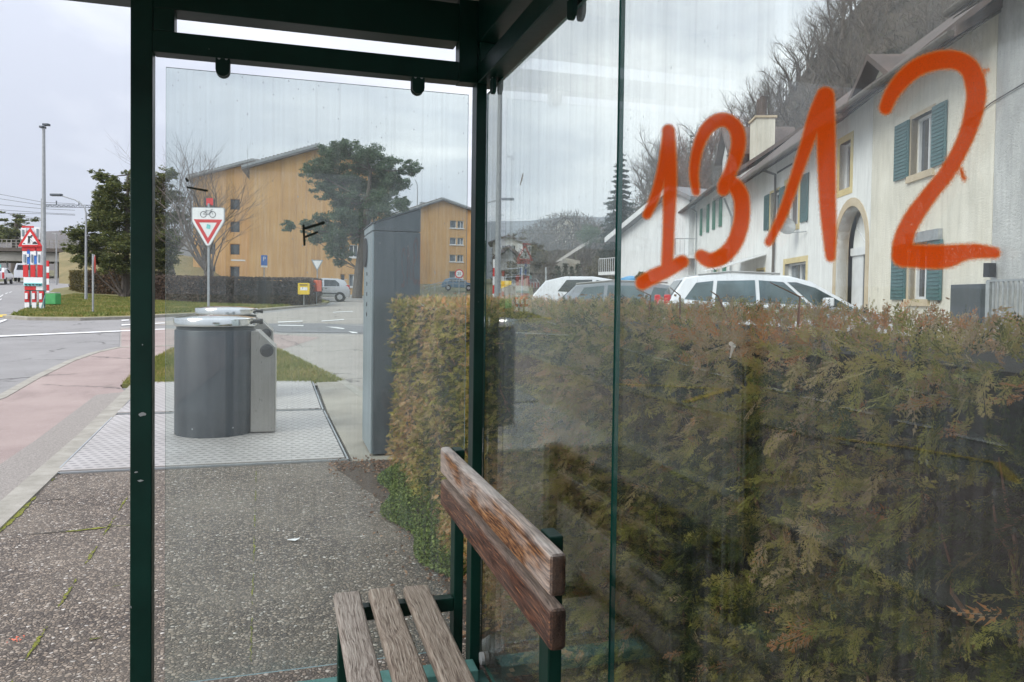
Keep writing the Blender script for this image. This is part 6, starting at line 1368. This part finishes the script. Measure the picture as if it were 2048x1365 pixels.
# middle distance, between corner post and white gable house
def bush(px, py, d, rpx, n, mat, label, size=.12, zs=.8, cat='bush', name='bush'):
    c_ = P(px, py, d); g = Z(c_.y); o = thing(name, (c_.x, c_.y, g), 0, label, cat); rm = rpx*d/FPX
    MB().tube([(c_.x, c_.y, g-.1), tuple(c_)], [.1*rm, .05*rm], 6).build('trunk', 'bark', o, world=True)
    v = nrg.normal(size=(n, 3)); v /= np.linalg.norm(v, axis=1)[:, None]; v *= (nrg.random((n, 1))**.4)*rm*(1+.25*np.sin(v[:, :1]*5+v[:, 2:]*4)); v[:, 2] *= zs; cc_ = v+np.array(c_)
    hgt = c_.z-g; cc_[:, 2] = np.where(cc_[:, 2] < g, g+.2, cc_[:, 2]); arrmesh('crown', leafquads(cc_, size, aspect=.3), 4, mat, o, nrg.random(n)); return o
bush(1070, 520, 60, 34, 5000, 'bush', 'olive-brown rounded shrub beyond the car park, left of the cypresses')
bush(1030, 545, 50, 24, 3500, 'bush', 'low brown shrub beside the corner post beyond the cars'); bush(1100, 555, 48, 26, 3500, 'wood_far', 'thin twiggy shrub behind the white hatchback', .16)
bush(1070, 500, 80, 12, 1500, 'hedgeB', 'small dark brown conical shrub above the olive shrub', .12, 1.6); bush(1180, 470, 105, 26, 4000, 'pine', 'grey-green tree at the top of the hillside lane')
bush(1205, 540, 70, 30, 4500, 'bush', 'brown-green bush beside the white gable house'); bush(1225, 570, 52, 20, 2500, 'bush', 'low bush under the white gable house balcony'); bush(1285, 555, 46, 12, 1200, 'hedgeO', 'small yellow-green shrub in front of the white gable wall')
for px, py, d, h_, sd_, lab in ((1075, 560, 95, 9, 60, 'leafless tree on the low hill, leftmost of the three there'), (1105, 560, 105, 10.5, 61, 'leafless tree on the low hill beside the small house, middle of three'), (1165, 560, 100, 7, 62, 'leafless tree on the low hill right of the small house'), (1095, 580, 46, 3.6, 63, 'slender leafless shrub tree behind the parked cars')):
    c_ = P(px, py, d); bare_tree('bare_tree', (c_.x, c_.y, Z(c_.y)), sd_, h_, .85, lab, 5, .22, .14, 4, .3)
n = 9000; xx = nrg.uniform(985, 1235, n); t_ = nrg.random(n)
cc = []
for a, b in zip(xx, t_):
    yt = np.interp(a, [985, 1050, 1110, 1150, 1190, 1240], [520, 480, 452, 446, 462, 490]); q1 = P(float(a), float(yt), 230); q0 = P(float(a), 570, 110); q0.z = Z(q0.y); v_ = q0.lerp(q1, float(b)); cc.append((v_.x, v_.y, v_.z+rng.random()*4.5))
o = arrmesh('woodland', leafquads(np.array(cc), .8, aspect=.13, droop=(.6, .6, 1.2)), 4, 'wood_far', rnd=nrg.random(n)); tag(o, 'hazy bare brushwood covering the low hill beyond the car park', 'woodland', kind='stuff')
# small house on the low hill and roofs lower down
def small_house(px0, px1, ytop, yeave, ybase, d, wall, roof, label, wn=True):
    a, b = P(px0, ybase, d), P(px1, ybase, d); D = Vector((b.x-a.x, b.y-a.y, 0)); W = D.length; D.normalize(); fn = lambda u, z, dp: (a.x+D.x*u-D.y*dp, a.y+D.y*u+D.x*dp, z)
    o = thing('house', (a.x, a.y, Z(a.y)), 0, label, 'house'); ze, zp = P(px0, yeave, d).z, P(px0, ytop, d).z; hl = [R4(W*.3, W*.45, ze-1.8, ze-.6), R4(W*.6, W*.75, ze-1.8, ze-.6)] if wn else []
    facade([(0, Z(a.y)-1), (W, Z(a.y)-1), (W, ze), (W/2, zp), (0, ze)], hl, fn, .3, 'wall', wall, o)
    for h_ in hl: window(fn, h_[0][0], h_[1][0], h_[0][1], h_[2][1], o, .1, 1)
    MB().prism([(0, Z(a.y)-1), (W, Z(a.y)-1), (W, ze-.1), (W/2, zp-.1), (0, ze-.1)], fn, .35, 9).build('rear_wall', wall, o, world=True)
    MB().prism([(-.8, ze-.4), (W/2, zp+.05), (W+.8, ze-.4), (W+.8, ze-.1), (W/2, zp+.35), (-.8, ze-.1)], fn, -.7, 9.5).build('roof', roof, o, world=True); return o
small_house(1110, 1148, 436, 448, 520, 190, 'wallC', 'tiles', 'small pale house with brown gable roof on the low hill')
small_house(985, 1045, 474, 484, 560, 130, 'wallW', 'orang' if 0 else 'tiles', 'low white house with dull orange roof beyond the shrubs')
small_house(1002, 1030, 498, 512, 575, 70, 'wallG', 'tiles', 'small grey-walled house with dark roof beside the lamp pole')
# walled lane climbing the low hill
mb = MB(); pts = [(1108, 520, 60), (1130, 505, 80), (1160, 485, 110), (1185, 472, 140)]
lo_ = [P(x, y+6, d) for x, y, d in pts]; hi_ = [P(x+14+i*2, y+2, d*1.03) for i, (x, y, d) in enumerate(pts)]
mb.add([tuple(p) for p in lo_]+[tuple(p) for p in hi_], [(i, i+1, 5+i, 4+i) for i in range(3)]); struct(mb.build('lane', 'beige'))
q = P(1128, 560, 75); o = thing('lane_wall', (q.x, q.y, Z(q.y)), 0, 'pale concrete retaining wall rising along the hillside lane', 'wall')
MB().add([tuple(P(x, y, d)) for x, y, d in ((1112, 570, 58), (1160, 570, 60), (1160, 522, 60), (1130, 516, 60), (1112, 530, 58))]+[tuple(P(x, y, d+.6)) for x, y, d in ((1112, 570, 58), (1160, 570, 60), (1160, 522, 60), (1130, 516, 60), (1112, 530, 58))], [(0, 1, 2, 3, 4), (9, 8, 7, 6, 5)]+[(i, (i+1) % 5, (i+1) % 5+5, i+5) for i in range(5)]).build('wall_slab', 'concrete', o, world=True)
# green net fence panel and car-park wall
o = thing('mesh_fence', tuple(P(1044, 580, 40)), 0, 'grey post and mesh fence with a low wall beyond the car park', 'fence'); mb = MB()
for x in (996, 1044, 1092): mb.tube([P(x, 592, 40), P(x, 535, 40)], .05, 6)
mb.tube([P(996, 540, 40), P(1044, 536, 40)], .025, 5); mb.tube([P(996, 556, 40), P(1044, 553, 40)], .02, 5); mb.build('posts', 'galv', o, world=True)
a = [P(996, 580, 40.5), P(1056, 556, 40.5), P(1056, 600, 40.5), P(996, 600, 40.5)]; MB().add([tuple(p) for p in a]+[tuple(p+cF*.25) for p in a], [(0, 1, 2, 3), (7, 6, 5, 4), (0, 4, 5, 1), (1, 5, 6, 2), (2, 6, 7, 3), (3, 7, 4, 0)]).build('low_wall', 'concrete', o, world=True)
tg_ = P(1012, 566, 41); o = thing('site_box', (tg_.x, tg_.y, Z(tg_.y)), RZ, 'small orange crate-like box beyond the low wall', 'box'); z9 = tg_.z-o.location.z; MB().box(-.27, .27, -.2, .2, 0, z9-.12).box(-.3, .3, -.23, .23, z9-.118, z9+.1).build('shell', 'yell', o, bevel=.02); MB().box(-.2, .2, -.215, -.202, z9-.5, z9-.3).build('panel', 'orang', o)
q = P(1262, 552, 47); o = thing('pool_cover', (q.x, q.y, Z(q.y)), 0, 'bright blue tarpaulin heap in front of the white gable house', 'tarpaulin'); zq = q.z-o.location.z
MB().lathe([(.9, 0), (.85, zq*.55), (.6, zq-.15), (.3, zq-.05), (.05, zq)], n=14).build('sheet', 'tarp', o, smooth=True)
# damp air that pales the far hills
hm, ht = newmat('damp_air'); ho = ht.nodes.new('ShaderNodeOutputMaterial'); hv = ht.nodes.new('ShaderNodeVolumePrincipled')
hv.inputs['Density'].default_value = .00026; hv.inputs['Color'].default_value = (.86, .92, 1, 1); ht.links.new(hv.outputs[0], ho.inputs['Volume'])
tag(MB().box(-3100, 3100, -500, 3200, -3, 420).build('haze', hm), 'thin damp haze over the distant hills', 'haze', kind='stuff')
